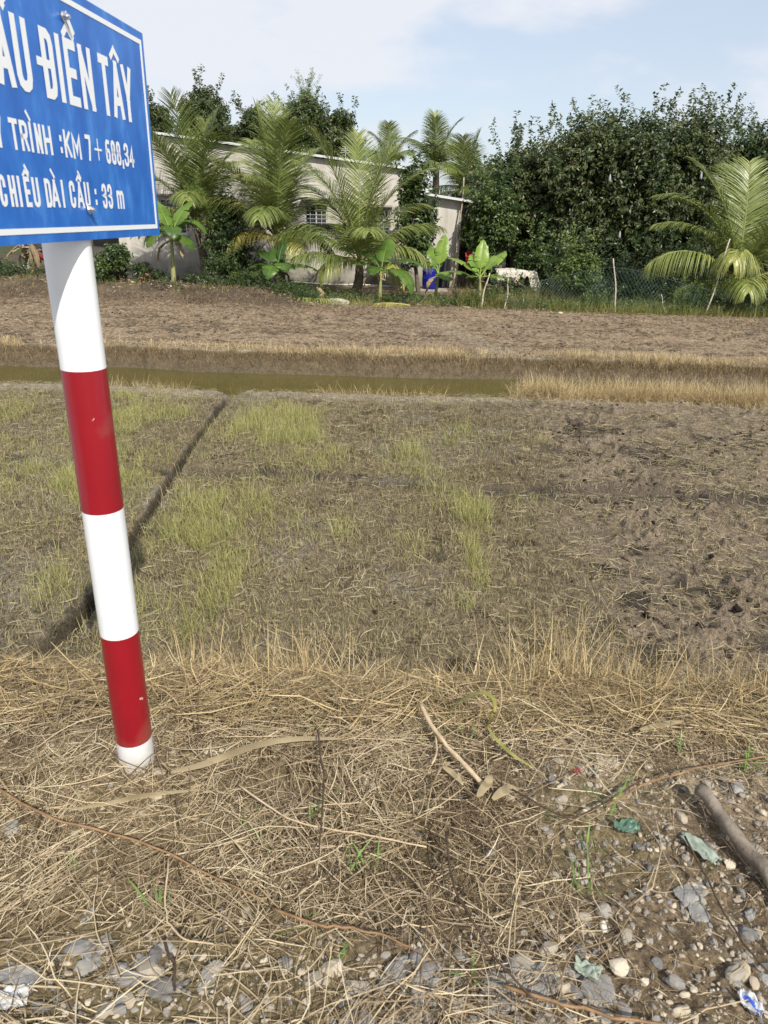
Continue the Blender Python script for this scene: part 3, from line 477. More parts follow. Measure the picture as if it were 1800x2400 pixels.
for pts, zs, r0, r1, mt, nm, lb in [
    ([(-20, 1840), (70, 1890), (150, 1925), (330, 1970), (470, 2040), (620, 2110)], .05, .0035, .002, BROWN, 'dry_reed', 'long reddish brown stem arching from the left edge across the straw below the post'),
    ([(640, 2130), (740, 2170), (850, 2185), (950, 2220), (1010, 2250)], .05, .0034, .0018, BROWN, 'dry_reed', 'orange brown stem lying across the straw at bottom centre'),
    ([(1180, 2310), (1300, 2355), (1420, 2388), (1560, 2400)], .05, .0036, .003, BROWN, 'dry_reed', 'thick reddish stem along the bottom edge right of centre'),
    ([(1045, 1950), (1060, 2080), (1110, 2170), (1170, 2260), (1260, 2350)], .06, .003, .002, DARKST, 'dry_reed', 'dark brown stem running down the straw right of centre'),
    ([(1605, 1960), (1640, 2040), (1690, 2130), (1740, 2220), (1810, 2290)], .05, .0028, .0018, DARKST, 'dry_reed', 'thin dark stem bending over the bare soil left of the log'),
    ([(385, 2200), (400, 2260), (410, 2320)], .05, .0032, .0028, DARKST, 'twig', 'short black twig standing in the gravel at lower left'),
    ([(395, 2010), (392, 2110), (402, 2165), (440, 2205), (500, 2212)], .05, .0022, .0018, PALEST, 'dry_reed', 'whitish curved stem hooked at its lower end at lower left'),
    ([(745, 1710), (750, 1800), (752, 1880), (748, 1990)], .06, .0026, .002, DARKST, 'dry_reed', 'upright grey brown stalk beside the bare soil patch'),
    ([(1420, 1890), (1500, 1840), (1620, 1800), (1810, 1770)], .05, .003, .002, BROWN, 'dry_reed', 'brown stem above the log running to the right edge'),
    ([(1200, 1850), (1290, 1900), (1350, 1915), (1440, 1860), (1500, 1830)], .04, .0028, .002, DARKST, 'dry_reed', 'dark wiry stem curving over the straw left of the green plastic'),
    ([(560, 1840), (680, 1930), (840, 1960), (1000, 1985)], .04, .0026, .002, PALEST, 'dry_reed', 'pale bent stem across the middle of the verge')]:
    P = path(pts, zs); mb = MB(); mb.tube(P, np.linspace(r0, r1, len(P)), 7); tag(mb.build(nm, mt, org=(P[0][0], P[0][1], 0), smooth=True), lb, 'dry stem', 'long stems lying on the straw')
P = path([(985, 1650), (1012, 1705), (1045, 1755), (1095, 1805), (1135, 1845)], [.06, .05, .04, .03, .02], 20, .003); mb = MB(); mb.tube(P, .0055 + .002 * rng.random(20), 8); Q = path([(1020, 1720), (1030, 1760), (1012, 1790)], .04, 8, .003); mb.tube(Q, .0028, 6)
tag(mb.build('dead_branch', PALEST, org=(P[0][0], P[0][1], 0), smooth=True), 'pale peeling dead branch slanting down through the golden grass', 'branch')
# log
a, b = gz(1640, 1850, .04), gz(1845, 2110, .03); P = a + (b - a) * np.linspace(0, 1.25, 30)[:, None]; P[:, 2] += .004 * np.sin(np.arange(30) * .8); P[:, 0] += .003 * np.sin(np.arange(30) * .45)
mb = MB(); mb.tube(P, 0.0155 + .0025 * rng.random(30) + .003 * np.linspace(0, 1, 30), 18); tag(mb.build('wooden_log', WOOD, org=a, smooth=True), 'weathered grey brown round stick lying on bare soil at the right edge', 'log')
# broad dry leaf blades
def blade_leaf(P, w, mat, nm, lb, fold=.35, cat='dry leaf', group=None):
    P = np.asarray(P); n = len(P); T = nrm(np.gradient(P, axis=0)); S = nrm(np.cross(T, [0, 0, 1.])); t = np.linspace(0, 1, n); W = w * np.sin(np.pi * np.clip(t * .92 + .06, 0, 1)) ** .6; Up = np.cross(S, T)
    L = P - S * W[:, None] / 2 + Up * (W * fold)[:, None]; Rr = P + S * W[:, None] / 2 + Up * (W * fold)[:, None]; V = np.stack([L, P, Rr], 1).reshape(-1, 3); i = np.arange(n - 1)[:, None] * 3
    F = np.concatenate([i + [0, 1, 4, 3], i + [1, 2, 5, 4]]); mb = MB(); mb.add(V, F, np.repeat(np.clip(.5 + .5 * np.sin(t * 9), 0, 1), 3)); o = mb.build(nm, mat, org=(P[0][0], P[0][1], 0), smooth=True)
    so_ = o.modifiers.new('thick', 'SOLIDIFY'); so_.thickness = .0008; return tag(o, lb, cat, group)
DRYLEAF = rmat('dry_leaf', [(.27, .21, .12), (.42, .34, .20), (.36, .29, .17)], .6, .3, .15, nz=20); YGLEAF = rmat('fading_leaf', [(.22, .24, .06), (.38, .36, .12), (.30, .30, .09)], .5, .35, .2)
blade_leaf(path([(400, 1812), (480, 1797), (560, 1768), (680, 1742), (800, 1732)], .035, 26, .002), .026, DRYLEAF, 'dry_leaf', 'long wide dry leaf blade lying right of the post')
blade_leaf(path([(160, 1900), (260, 1885), (360, 1868), (470, 1850)], .03, 20, .002), .014, DRYLEAF, 'dry_leaf', 'narrow dry leaf blade below the foot of the post')
blade_leaf(path([(1035, 1690), (1080, 1640), (1130, 1622), (1160, 1640), (1155, 1680), (1140, 1700)], [.0, .08, .13, .12, .06, .0], 26, .001), .014, YGLEAF, 'arching_leaf', 'yellow green leaf blade arching over the golden grass at centre', cat='leaf')
blade_leaf(path([(1140, 1700), (1165, 1740), (1200, 1770), (1250, 1800)], .03, 16, .002), .012, YGLEAF, 'arching_leaf', 'olive leaf blade lying below the arching yellow green leaf', cat='leaf')
blade_leaf(path([(1500, 1712), (1550, 1700), (1600, 1690)], .05, 12, .002), .022, DRYLEAF, 'dry_leaf', 'curled tan leaf in the golden grass above the log')
blade_leaf(path([(1395, 1690), (1385, 1660), (1378, 1625)], [.0, .05, .1], 12, .001), .026, DRYLEAF, 'dry_leaf', 'broad tan leaf standing among the golden stalks')
blade_leaf(path([(1120, 1870), (1140, 1840), (1150, 1815)], .04, 10, .002), .024, DRYLEAF, 'dry_leaf', 'papery folded leaf at the lower end of the dead branch')
blade_leaf(path([(1155, 1875), (1185, 1855), (1215, 1850)], .03, 10, .002), .028, DRYLEAF, 'dry_leaf', 'pale cupped leaf just right of the papery folded leaf')
blade_leaf(path([(1035, 1795), (1060, 1815), (1085, 1840)], .03, 10, .002), .018, DRYLEAF, 'dry_leaf', 'thick pale husk below the dead branch')
# scraps of plastic
def crumple(nm, lb, cat, cpx, w, h, mats, ang, amp=.012, n=18, stripe=None):
    c = gz(*cpx, .015); u, v = np.meshgrid(np.linspace(-1, 1, n), np.linspace(-1, 1, n)); r = np.maximum(np.abs(u), np.abs(v)); e = 1 - .35 * r * fbm(u * 2 + c[0] * 9, v * 2, 3, 3); X = u * e * w / 2; Y = v * e * h / 2
    X2 = X * math.cos(ang) - Y * math.sin(ang) + c[0]; Y2 = X * math.sin(ang) + Y * math.cos(ang) + c[1]; Zz = Z(X2, Y2) + .012 + amp * 2 * (fbm(u * 3 + 7, v * 3, 5, 4)) ** 1.2
    idx = np.arange(n * n).reshape(n, n); F = np.stack([idx[:-1, :-1], idx[:-1, 1:], idx[1:, 1:], idx[1:, :-1]], -1).reshape(-1, 4); mi = np.zeros(len(F), int)
    if stripe is not None: mi[np.isin(np.arange(len(F)) % (n - 1), stripe)] = 1
    mb = MB(); mb.add(np.stack([X2, Y2, Zz], -1), F, 0, mi); o = mb.build(nm, mats, org=(c[0], c[1], 0), smooth=True); s_ = o.modifiers.new('thick', 'SOLIDIFY'); s_.thickness = .0008; return tag(o, lb, cat)
GP = nmat('green_plastic', (.05, .11, .075), (.13, .21, .15), 20, .35, .2); PG = nmat('pale_green_plastic', (.20, .24, .19), (.31, .36, .30), 20, .5, .2); WP = nmat('white_plastic', (.38, .38, .37), (.58, .59, .58), 20, .3, .2); BL = pmat('blue_print', (.05, .12, .55), .3)
crumple('plastic_scrap', 'crumpled dark green plastic scrap on the bare soil', 'plastic scrap', (1470, 1932), .07, .05, GP, .3); crumple('plastic_scrap', 'torn pale green plastic strip left of the log', 'plastic scrap', (1640, 1985), .045, .115, PG, .55)
crumple('plastic_scrap', 'small faded green plastic shred near the bottom of the bare soil', 'plastic scrap', (1375, 2275), .06, .04, PG, -.3); crumple('torn_wrapper', 'torn white wrapper with a blue stripe in the bottom right corner', 'wrapper', (1755, 2362), .035, .060, [WP, BL], .5, .02, 18, [8, 9])
crumple('clear_plastic', 'crumpled whitish plastic sheet in the bottom left corner', 'plastic sheet', (25, 2345), .075, .05, WP, .3); crumple('red_petal', 'tiny red scrap in the straw above the green plastic', 'scrap', (1352, 1800), .025, .015, pmat('red_scrap', (.28, .04, .05)), .4)
# green sprouts
SPR = rmat('fresh_grass', [(.10, .22, .045), (.17, .33, .07), (.25, .42, .11)], .5, .35, .3)
for px, py, h_, n_, lb in [(831, 2040, .09, 9, 'widest green tuft in the straw at lower centre'), (700, 2165, .085, 3, 'two bladed sprout between the orange stem and the wide tuft'), (643, 1995, .06, 3, 'small sprout left of the wide central tuft'), (622, 1950, .07, 3, 'slim sprout above and left of the wide tuft'), (734, 1910, .07, 8, 'green sprouts on the lower rim of the bare soil patch'),
    (777, 1860, .05, 6, 'short bright sprouts right of the bare soil patch'), (792, 2240, .04, 3, 'tiny sprout near the bottom centre'), (184, 2030, .055, 5, 'star shaped green sprout at lower left'), (372, 2125, .085, 5, 'sprout beside the whitish hooked stem'), (20, 1695, .03, 6, 'small clover like sprout at the left edge'), (490, 1930, .05, 3, 'thin sprout right of the pale lump below the post'),
    (571, 1930, .04, 4, 'little sprout left of centre in the straw'), (1440, 1895, .14, 4, 'tallest green sprout standing above the green plastic scrap'), (1392, 1975, .07, 5, 'forked sprout left of the green plastic scrap'), (1361, 2085, .10, 7, 'spreading sprout with flat side blades on the bare soil margin'), (1751, 1785, .09, 16, 'dense green tuft at the right edge above the log'),
    (1666, 2030, .04, 3, 'sprout growing by the torn pale green strip'), (1110, 2290, .055, 4, 'sprout near the bottom edge right of centre'), (1010, 1712, .05, 14, 'leafy green patch at the head of the dead branch'), (1075, 1715, .05, 12, 'leafy green patch right of the dead branch'), (745, 1695, .06, 8, 'green blades in the golden grass behind the long dry leaf'), (1300, 1905, .03, 3, 'tiny sprout in the straw at the tip of the dark wiry stem'),
    (1580, 1750, .07, 8, 'green blades in the dead grass above the log end'), (300, 2330, .03, 3, 'faint sprout among blue grey gravel at lower left')]:
    c = gz(px, py, .01); mb = MB(); blades(mb, c[0] + rng.normal(0, .008 + .0012 * n_, n_), c[1] + rng.normal(0, .006 + .0006 * n_, n_), h_ * rng.uniform(.6, 1.1, n_), rng.uniform(.0035, .006, n_), rng.random(n_), .45, .6, 6, 0, lambda x, y: Z(x, y) + .005)
    tag(mb.build('grass_sprout', SPR, org=(c[0], c[1], 0)), lb, 'grass sprout', 'green sprouts in the straw')
#@@PART4

mb = MB(); x, y = scatter(16000, -.2, 1.9, .5, 1.75, lambda x, y: ss(x + .3 * (fbm(x * 2, y * 2, 5, 2) - .5), .25, .5) * (.3 + .9 * fbm(x * 5, y * 5, 1, 3))); N = len(x); lying(mb, x, y, rng.uniform(.008, .05, N), rng.uniform(.0007, .0018, N), np.clip(rng.beta(1.2, 2.2, N), 0, 1), 4, .012, .12, .5)
tag(mb.build('chaff', STRAW), 'fine dark chaff and broken straw over the bare soil at lower right', 'chaff', kind='stuff')
# ------------------------------------------------------------------ house
ZG, WY = -.60, 22.5
def hx(px, py=500): return gy(px, py, WY)[0]
def hz(px, py): return gy(px, py, WY)[2]
m, n, l, p = newmat('weathered_plaster'); co = n.new('ShaderNodeTexCoord'); sx = n.new('ShaderNodeSeparateXYZ'); l.new(co.outputs['Object'], sx.inputs[0])
t = n.new('ShaderNodeTexNoise'); t.inputs['Scale'].default_value = 1.6; t.inputs['Detail'].default_value = 8; t.inputs['Roughness'].default_value = .65; l.new(co.outputs['Object'], t.inputs[0])
ms_ = n.new('ShaderNodeMapping'); ms_.inputs['Scale'].default_value = (2.2, 2.2, .5); l.new(co.outputs['Object'], ms_.inputs[0]); t2 = n.new('ShaderNodeTexNoise'); t2.inputs['Scale'].default_value = 2; t2.inputs['Detail'].default_value = 6; l.new(ms_.outputs[0], t2.inputs[0])
r = ramp(n, [(.36, .335, .29), (.48, .45, .40), (.57, .54, .49)]); ad = n.new('ShaderNodeMath'); ad.operation = 'ADD'; l.new(t.outputs[0], ad.inputs[0]); l.new(t2.outputs[0], ad.inputs[1]); k = n.new('ShaderNodeMapRange'); k.inputs[1].default_value = .7; k.inputs[2].default_value = 1.3; l.new(ad.outputs[0], k.inputs[0]); l.new(k.outputs[0], r.inputs[0])
g = n.new('ShaderNodeMapRange'); g.inputs[1].default_value = .95; g.inputs[2].default_value = .0; l.new(sx.outputs[2], g.inputs[0])     # damp grime that climbs from the base (object z = height above yard)
g2 = n.new('ShaderNodeMath'); g2.operation = 'MULTIPLY_ADD'; g2.inputs[1].default_value = 2.2; g2.inputs[2].default_value = -1.28; l.new(t.outputs[0], g2.inputs[0]); g3 = n.new('ShaderNodeMath'); g3.operation = 'ADD'; g3.use_clamp = True; l.new(g.outputs[0], g3.inputs[0]); l.new(g2.outputs[0], g3.inputs[1])
mx = n.new('ShaderNodeMix'); mx.data_type = 'RGBA'; l.new(g3.outputs[0], mx.inputs[0]); l.new(r.outputs[0], mx.inputs[6]); mx.inputs[7].default_value = (.13, .115, .08, 1); l.new(mx.outputs[2], p.inputs['Base Color']); p.inputs['Roughness'].default_value = .92; p.inputs['Specular IOR Level'].default_value = .1; PLAS = m
ROOF = nmat('roof_sheet', (.5, .5, .5), (.68, .68, .67), 6, .5, 0); WSTEEL = pmat('white_steel', (.55, .56, .55), .5); GRILLE = pmat('grey_steel', (.36, .37, .37), .5); DARKIN = pmat('dark_interior', (.03, .028, .025), .9, .1); GLASS = pmat('window_glass', (.04, .05, .055), .15, .5)
CEM = nmat('raw_cement', (.22, .20, .17), (.36, .33, .28), 6, .9, .3)
house = thing('house', 'long low plastered house with a thin white edged roof behind the coconut palms', 'house', (hx(800), WY, ZG))
HO = (hx(800), WY, ZG)
x0, xm, x1, xL = hx(283, 600), hx(985, 430), hx(1083, 480), hx(60, 250)
rA, rB = gy(353, 316, WY), gy(965, 402, WY); sl_ = (rB[2] - rA[2]) / (rB[0] - rA[0]); rz = lambda x: rA[2] + (x - rA[0]) * sl_
lA, lB = gy(1002, 460, WY), gy(1100, 476, WY); sl2 = (lB[2] - lA[2]) / (lB[0] - lA[0]); rz2 = lambda x: lA[2] + (x - lA[0]) * sl2
def prism(mb, xa, xb, za, zfun, y0=WY, y1=WY + .16, mi=0):
    zt = [zfun(xa), zfun(xb)] if callable(zfun) else [zfun, zfun]; v = []
    for x_, ztop in ((xa, zt[0]), (xb, zt[1])):
        for y_ in (y0, y1): v += [[x_, y_, za], [x_, y_, ztop]]
    mb.add(v, [[0, 1, 3, 2], [4, 6, 7, 5], [0, 4, 5, 1], [2, 3, 7, 6], [0, 2, 6, 4], [1, 5, 7, 3]], 0, mi)
wins = [(hx(376), hx(436), hz(400, 548), hz(400, 466)), (hx(714), hx(767), hz(740, 549), hz(740, 476)), (hx(858), hx(913), hz(885, 556), hz(885, 492))]
mb = MB(); cur = x0
for a, b, zb, zt in wins:
    prism(mb, cur, a, ZG, rz); prism(mb, a, b, ZG, zb); prism(mb, a, b, zt, rz); cur = b
prism(mb, cur, xm, ZG, rz); mb.box(((x0 + .08), WY + 4.4, 1.2), (.16, 8.4, 3.6)); mb.box((xm - .08, WY + 4.4, .9), (.16, 8.4, 3.0)); mb.box((x0 / 2 + xm / 2, WY + 8.6, .9), (xm - x0, .16, 3.0))
mb.build('wall', PLAS, house, HO)
mb = MB(); prism(mb, xm, x1, ZG, rz2); mb.box((x1 - .08, WY + 2.2, .45), (.16, 4.0, 2.1)); mb.build('lean_to_wall', PLAS, house, HO)
mb = MB(); prism(mb, xL, xm + .18, 0, lambda x: rz(x) + .07, WY - .12, WY + 9)
v = mb.V[0]; v[[0, 2, 4, 6], 2] = v[[1, 3, 5, 7], 2] - .035
roof = mb.build('roof', ROOF, house, HO); mb = MB(); prism(mb, xL, xm + .2, 0, lambda x: rz(x) + .085, WY - .16, WY - .123); v = mb.V[0]; v[[0, 2, 4, 6], 2] = v[[1, 3, 5, 7], 2] - .06; mb.build('fascia', WSTEEL, roof, HO)
mb = MB(); prism(mb, xm + .0, x1 + .32, 0, lambda x: rz2(x) + .06, WY - .2, WY + 4.6); v = mb.V[0]; v[[0, 2, 4, 6], 2] = v[[1, 3, 5, 7], 2] - .03; roof2 = mb.build('roof', ROOF, house, HO)
mb = MB(); prism(mb, xm + .0, x1 + .34, 0, lambda x: rz2(x) + .075, WY - .235, WY - .203); v = mb.V[0]; v[[0, 2, 4, 6], 2] = v[[1, 3, 5, 7], 2] - .065; mb.build('fascia', WSTEEL, roof2, HO)
mb = MB(); g0 = gy(988, 408, WY - .3); mb.tube([g0, g0 + [.12, 0, 0], g0 + [.17, 0, -.06], g0 + [.17, 0, -.75]], .045, 12); mb.build('drain_pipe', pmat('white_pvc', (.7, .72, .72), .4), house, HO, True)
for a, b, zb, zt in wins:
    w_ = MB()
    for q in [((a + b) / 2, WY + .06, zb + .02, b - a, .04), ((a + b) / 2, WY + .06, zt - .02, b - a, .04)]: w_.box((q[0], q[1], q[2]), (q[3], .05, q[4]))
    for xx in (a + .02, (a + b) / 2, b - .02): w_.box((xx, WY + .06, (zb + zt) / 2), (.04, .05, zt - zb - .08))
    f = w_.build('window', WSTEEL, house, HO)
    gl = MB(); gl.box(((a + b) / 2, WY + .12, (zb + zt) / 2), (b - a - .01, .01, zt - zb - .01)); gl.build('pane', GLASS, f, HO)
    gr = MB(); nb = 8
    for i in range(1, nb): gr.box(((a + b) / 2, WY + .022, zb + (zt - zb) * i / nb), (b - a - .04, .014, .016))
    for i in range(1, 4): gr.box((a + (b - a) * i / 4, WY + .006, (zb + zt) / 2), (.014, .014, zt - zb - .04))
    gr.build('grille', GRILLE, f, HO)
    h_ = MB(); h_.box(((a + b) / 2, WY - .14, zt + .10), (b - a + .16, .30, .05)); h_.build('sun_hood', CEM, house, HO); s_ = MB(); s_.box(((a + b) / 2, WY - .03, zb - .02), (b - a + .04, .08, .04)); s_.build('window_sill', WSTEEL, house, HO)
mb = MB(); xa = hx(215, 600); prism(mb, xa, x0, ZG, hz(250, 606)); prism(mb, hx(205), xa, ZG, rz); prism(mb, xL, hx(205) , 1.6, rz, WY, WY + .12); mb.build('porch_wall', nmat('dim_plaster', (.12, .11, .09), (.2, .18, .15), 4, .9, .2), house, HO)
mb = MB(); mb.box((xL / 2 + x0 / 2, WY + 3.2, 1.2), (x0 - xL, .12, 3.6)); mb.build('porch_back_wall', nmat('porch_shade_plaster', (.07, .065, .055), (.12, .11, .09), 4, .9, .2), house, HO)  # the porch's inner shade is put into this plaster colour
mb = MB(); mb.box((hx(60, 600), WY + .1, .6), (.14, .14, 2.4)); mb.build('porch_post', CEM, house, HO)
# pipe on the ground along the wall, slim poles, barrel, sheet
PVC = pmat('grey_pvc', (.6, .6, .58), .5); BAMB = nmat('bamboo', (.25, .20, .13), (.42, .36, .26), 12, .7, .3)
mb = MB(); a, b = gy(650, 661, WY - .3), gy(985, 674, WY - .3); mb.tube(a + (b - a) * np.linspace(0, 1, 14)[:, None] + np.stack([np.zeros(14), np.zeros(14), .012 * np.sin(np.arange(14))], 1), .022, 8); tag(mb.build('water_pipe', PVC, org=a, smooth=True), 'thin pale pipe running along the foot of the house wall', 'pipe')
mb = MB(); a, b = gy(1062, 668, WY - .35), gy(1088, 416, WY - .12); mb.tube(a + (b - a) * np.linspace(0, 1, 12)[:, None] + np.stack([.02 * np.sin(np.arange(12) * .9), np.zeros(12), np.zeros(12)], 1), np.linspace(.032, .018, 12), 8); tag(mb.build('bamboo_pole', BAMB, org=a, smooth=True), 'tall slim pole leaning on the right corner of the house', 'pole')
mb = MB(); a, b = gy(1046, 678, WY - .5), gy(1078, 540, WY - .1); mb.tube(np.linspace(a, b, 8), .016, 6); tag(mb.build('bamboo_pole', DARKST, org=a, smooth=True), 'shorter dark stick leaning beside the tall slim pole', 'pole')
bc = gy(1007, 677, 21.4); BLUEB = nmat('blue_drum_plastic', (.008, .012, .17), (.012, .02, .26), 5, .35, .05)
barrel = thing('blue_barrel', 'blue plastic water barrel standing by the house corner', 'barrel', (bc[0], 21.4, bc[2])); hb = np.array([0, .03, .12, .3, .32, .34, .52, .54, .56, .70, .76, .79]) * .88; rb = np.array([.20, .225, .235, .24, .25, .24, .24, .25, .24, .235, .215, .20]) * .95
mb = MB(); mb.tube(np.stack([np.full(12, bc[0]), np.full(12, 21.4), bc[2] + hb], 1), rb, 32); mb.build('drum', BLUEB, barrel, (bc[0], 21.4, bc[2]), True)
mb = MB(); mb.tube([[bc[0], 21.4, bc[2] + .696], [bc[0], 21.4, bc[2] + .72]], .20, 24); mb.build('lid', pmat('black_plastic', (.02, .02, .02), .4), barrel, (bc[0], 21.4, bc[2]), True)
br = MB(); br.box(gy(990, 688, 21.1), (.22, .2, .10)); tag(br.build('brick', nmat('brick', (.25, .12, .06), (.4, .22, .12), 12, .9, .3), org=gy(990, 688, 21.1)), 'orange brick lying left of the blue barrel', 'brick')
mb = MB(); c0 = gy(985, 684, 21.3); mb.box(c0, (.1, .25, .12)); mb.box((bc[0], 21.4, bc[2] - .05), (1.0, .6, .10)); tag(mb.build('concrete_slab', CEM, org=c0), 'low concrete slab under the blue barrel', 'slab')
# black sheet hanging behind the barrel
u, v = np.meshgrid(np.linspace(0, 1, 26), np.linspace(0, 1, 18)); a, b = gy(1012, 592, 22.0), gy(1052, 676, 22.0); X = a[0] + (b[0] - a[0]) * u; Zs = a[2] + (b[2] - a[2]) * v - .12 * u * (1 - v); Y = 22.0 + .10 * np.sin(u * 14 + 2 * v) * (.4 + v) + .05 * fbm(u * 6, v * 6, 2, 3)
idx = np.arange(26 * 18).reshape(18, 26); F = np.stack([idx[:-1, :-1], idx[:-1, 1:], idx[1:, 1:], idx[1:, :-1]], -1); mb = MB(); mb.add(np.stack([X, Y, Zs], -1), F); o = mb.build('black_sheet', nmat('black_tarp', (.012, .012, .016), (.03, .03, .035), 9, .5, .3), org=a, smooth=True); o.modifiers.new('s', 'SOLIDIFY').thickness = .004; tag(o, 'black plastic sheet hanging behind the blue barrel', 'plastic sheet')
# ------------------------------------------------------------------ plants: foliage generators
LEAF_D = rmat('orchard_leaf', [(.015, .031, .009), (.037, .062, .017), (.072, .100, .028), (.118, .136, .043), (.18, .125, .05)], .42, .5, .25)
LEAF_M = rmat('glossy_leaf', [(.022, .042, .010), (.048, .082, .018), (.095, .14, .030), (.17, .215, .05)], .4, .5, .28)
LEAF_Y = rmat('pale_leaf', [(.06, .10, .02), (.12, .18, .035), (.20, .26, .06), (.28, .30, .08)], .5, .35, .3)
BARK = nmat('bark', (.07, .058, .042), (.16, .135, .10), 16, .9, .6)
def leaves(mb, base, d, n, tw, L, Wd, seedv, droop=.25, spread=.9):
    M = len(base); t = np.linspace(.08, 1, n)[None, :, None]; cur = base[:, None] + d[:, None] * t * tw + np.array([0, 0, -.12]) * (t ** 2) * tw * droop * 3
    perp = nrm(np.cross(d[:, None], rng.normal(0, 1, (M, n, 3)))); q = nrm(d[:, None] * .45 + perp * spread + np.array([0, 0, -droop]) + rng.normal(0, .12, (M, n, 3)))
    side = nrm(np.cross(q, rng.normal(0, .5, (M, n, 3)) + np.array([.1, -.55, .8]))); nn = np.cross(side, q); Ls = (L * rng.uniform(.6, 1.15, (M, n, 1))); Ws = Ls * Wd
    A = cur; B = cur + q * Ls * .45 + side * Ws / 2 + nn * Ws * .15; C = cur + q * Ls + nn * (-Ls * .12); D = cur + q * Ls * .45 - side * Ws / 2 + nn * Ws * .15
    V = np.stack([A, B, C, D], 2).reshape(-1, 3); F = np.arange(M * n * 4).reshape(-1, 4); r_ = np.clip(seedv[:, None] + rng.normal(0, .17, (M, n)), 0, 1); mb.add(V, F, np.repeat(r_.ravel(), 4))
def crown(mb, c, rad, ntw, L=.11, tw=.4, n=13, Wd=.42, up=.35, lobes=12, spires=8, mean=.38, low=-.75, droop=.25):
    c = np.array(c, float); rad = np.array(rad, float); ld = nrm(rng.normal(0, 1, (lobes, 3))); ld[:, 2] = np.where(ld[:, 2] < low, -ld[:, 2], ld[:, 2]); lc = ld * rad * rng.uniform(.40, .66, (lobes, 1)); lr = rng.uniform(.28, .50, lobes)
    k = rng.integers(0, lobes, ntw); d = nrm(rng.normal(0, 1, (ntw, 3)) + ld[k] * .35); r = rng.random(ntw) ** .38; p = lc[k] + d * rad * (lr[k] * r)[:, None]
    out = nrm(p / rad + d * .4); dr = nrm(out + np.array([0, 0, up]) + rng.normal(0, .35, (ntw, 3))); lum = np.clip(mean + .22 * (rng.random(lobes)[k] - .5) + .10 * rng.normal(0, 1, ntw) , 0, 1)
    leaves(mb, c + p - dr * tw * .3, dr, n, tw, L, Wd, lum, droop)
    if spires:
        a = rng.uniform(0, 6.28, spires); el = rng.uniform(.75, 1.45, spires); sd = np.stack([np.cos(a) * np.cos(el), np.sin(a) * np.cos(el) * .6, np.sin(el)], 1); b0 = sd * rad * .86
        for j in range(5): leaves(mb, c + b0 + sd * j * tw * .42 + rng.normal(0, .04, (spires, 3)), nrm(sd + rng.normal(0, .3, (spires, 3))), n, tw * .7, L * .95, Wd, np.full(spires, mean + .1), droop)
    return c, lc
def limb_set(mb, base, c, lc, r0, fork=.35):
    base = np.array(base, float); top = np.array(c) * 1.0; f = base + (top - base) * fork; f[:2] += rng.normal(0, .06, 2); t = np.linspace(0, 1, 8)[:, None]
    tr = base + (f - base) * t; tr[:, :2] += np.sin(t * 3) * rng.normal(0, .05, 2); mb.tube(tr, np.linspace(r0, r0 * .72, 8), 9)
    for q in lc:
        e = np.array(c) + q * .9; mid = f + (e - f) * .5 + rng.normal(0, .1, 3) + [0, 0, .12]; P = np.array([f, f + (mid - f) * .5 + rng.normal(0, .04, 3), mid, mid + (e - mid) * .5 + rng.normal(0, .05, 3), e]); mb.tube(P, np.array([.55, .42, .32, .2, .08]) * r0, 6)
def tree(name, label, cx, top, hw, bot, y, ntw=900, r0=.09, mat=None, cat='tree', group=None, base_px=None, **kw):
    if mat is None: kw.setdefault('mean', .40)
    A = gy(cx, top, y); B = gy(cx, bot, y); w = abs(gy(cx + hw, top, y)[0] - A[0]); c = np.array([(A[0] + B[0]) / 2, y, (A[2] + B[2]) / 2]); rz_ = (A[2] - B[2]) / 2
    bx = c[0] if base_px is None else gy(base_px, 600, y)[0]; base = np.array([bx, y, float(Z(bx, y)) - .05]); root = thing(name, label, cat, base, group)
    mb = MB(); cc, lc = crown(mb, c, (w, min(w, 1.9), rz_), ntw, **kw); mb.build('crown', mat or LEAF_D, root, base)
    mb = MB(); limb_set(mb, base, cc, lc, r0, .42 if c[2] - base[2] > 1.6 else .3); mb.build('trunk', BARK, root, base, True); return root
BG = 'trees rising behind the house roof'
for a in [('far left dark tree showing above the roof beside the blue sign', 365, 252, 45, 345, 36, 260), ('spiky dark tree behind the roof left of the tall pale tree', 478, 205, 60, 360, 35, 520), ('small dark tree behind the roof between two bigger ones', 590, 252, 42, 360, 36, 300), ('low dark tree filling the gap behind the second palm', 535, 300, 60, 370, 37, 320),
          ('round dark tree below the tall pale tree behind the roof', 715, 235, 66, 390, 35, 640), ('broad dark tree right of the tall pale tree behind the roof', 795, 262, 56, 385, 34, 520), ('dark tree peeping between the second and third palm behind the roof', 655, 285, 50, 380, 36, 300)]:
    tree('dark_tree', a[0], a[1], a[2], a[3], a[4], a[5], int(a[6] * 1.9), .10, None, 'tree', BG, L=.17, tw=.42, n=12, lobes=13, spires=4, up=.1)
tree('pale_tree', 'tall pale green feathery tree behind the roof with the highest tip there', 720, 208, 30, 330, 44, 380, .1, LEAF_Y, 'tree', BG, L=.13, tw=.5, Wd=.25, mean=.55, spires=12, lobes=8)
tree('pale_tree', 'hazy pale green tree low behind the roof left of the far palm', 884, 352, 34, 440, 42, 240, .1, LEAF_Y, 'tree', BG, L=.14, tw=.5, Wd=.3, mean=.35, spires=3)
GR = 'dark orchard trees on the right'
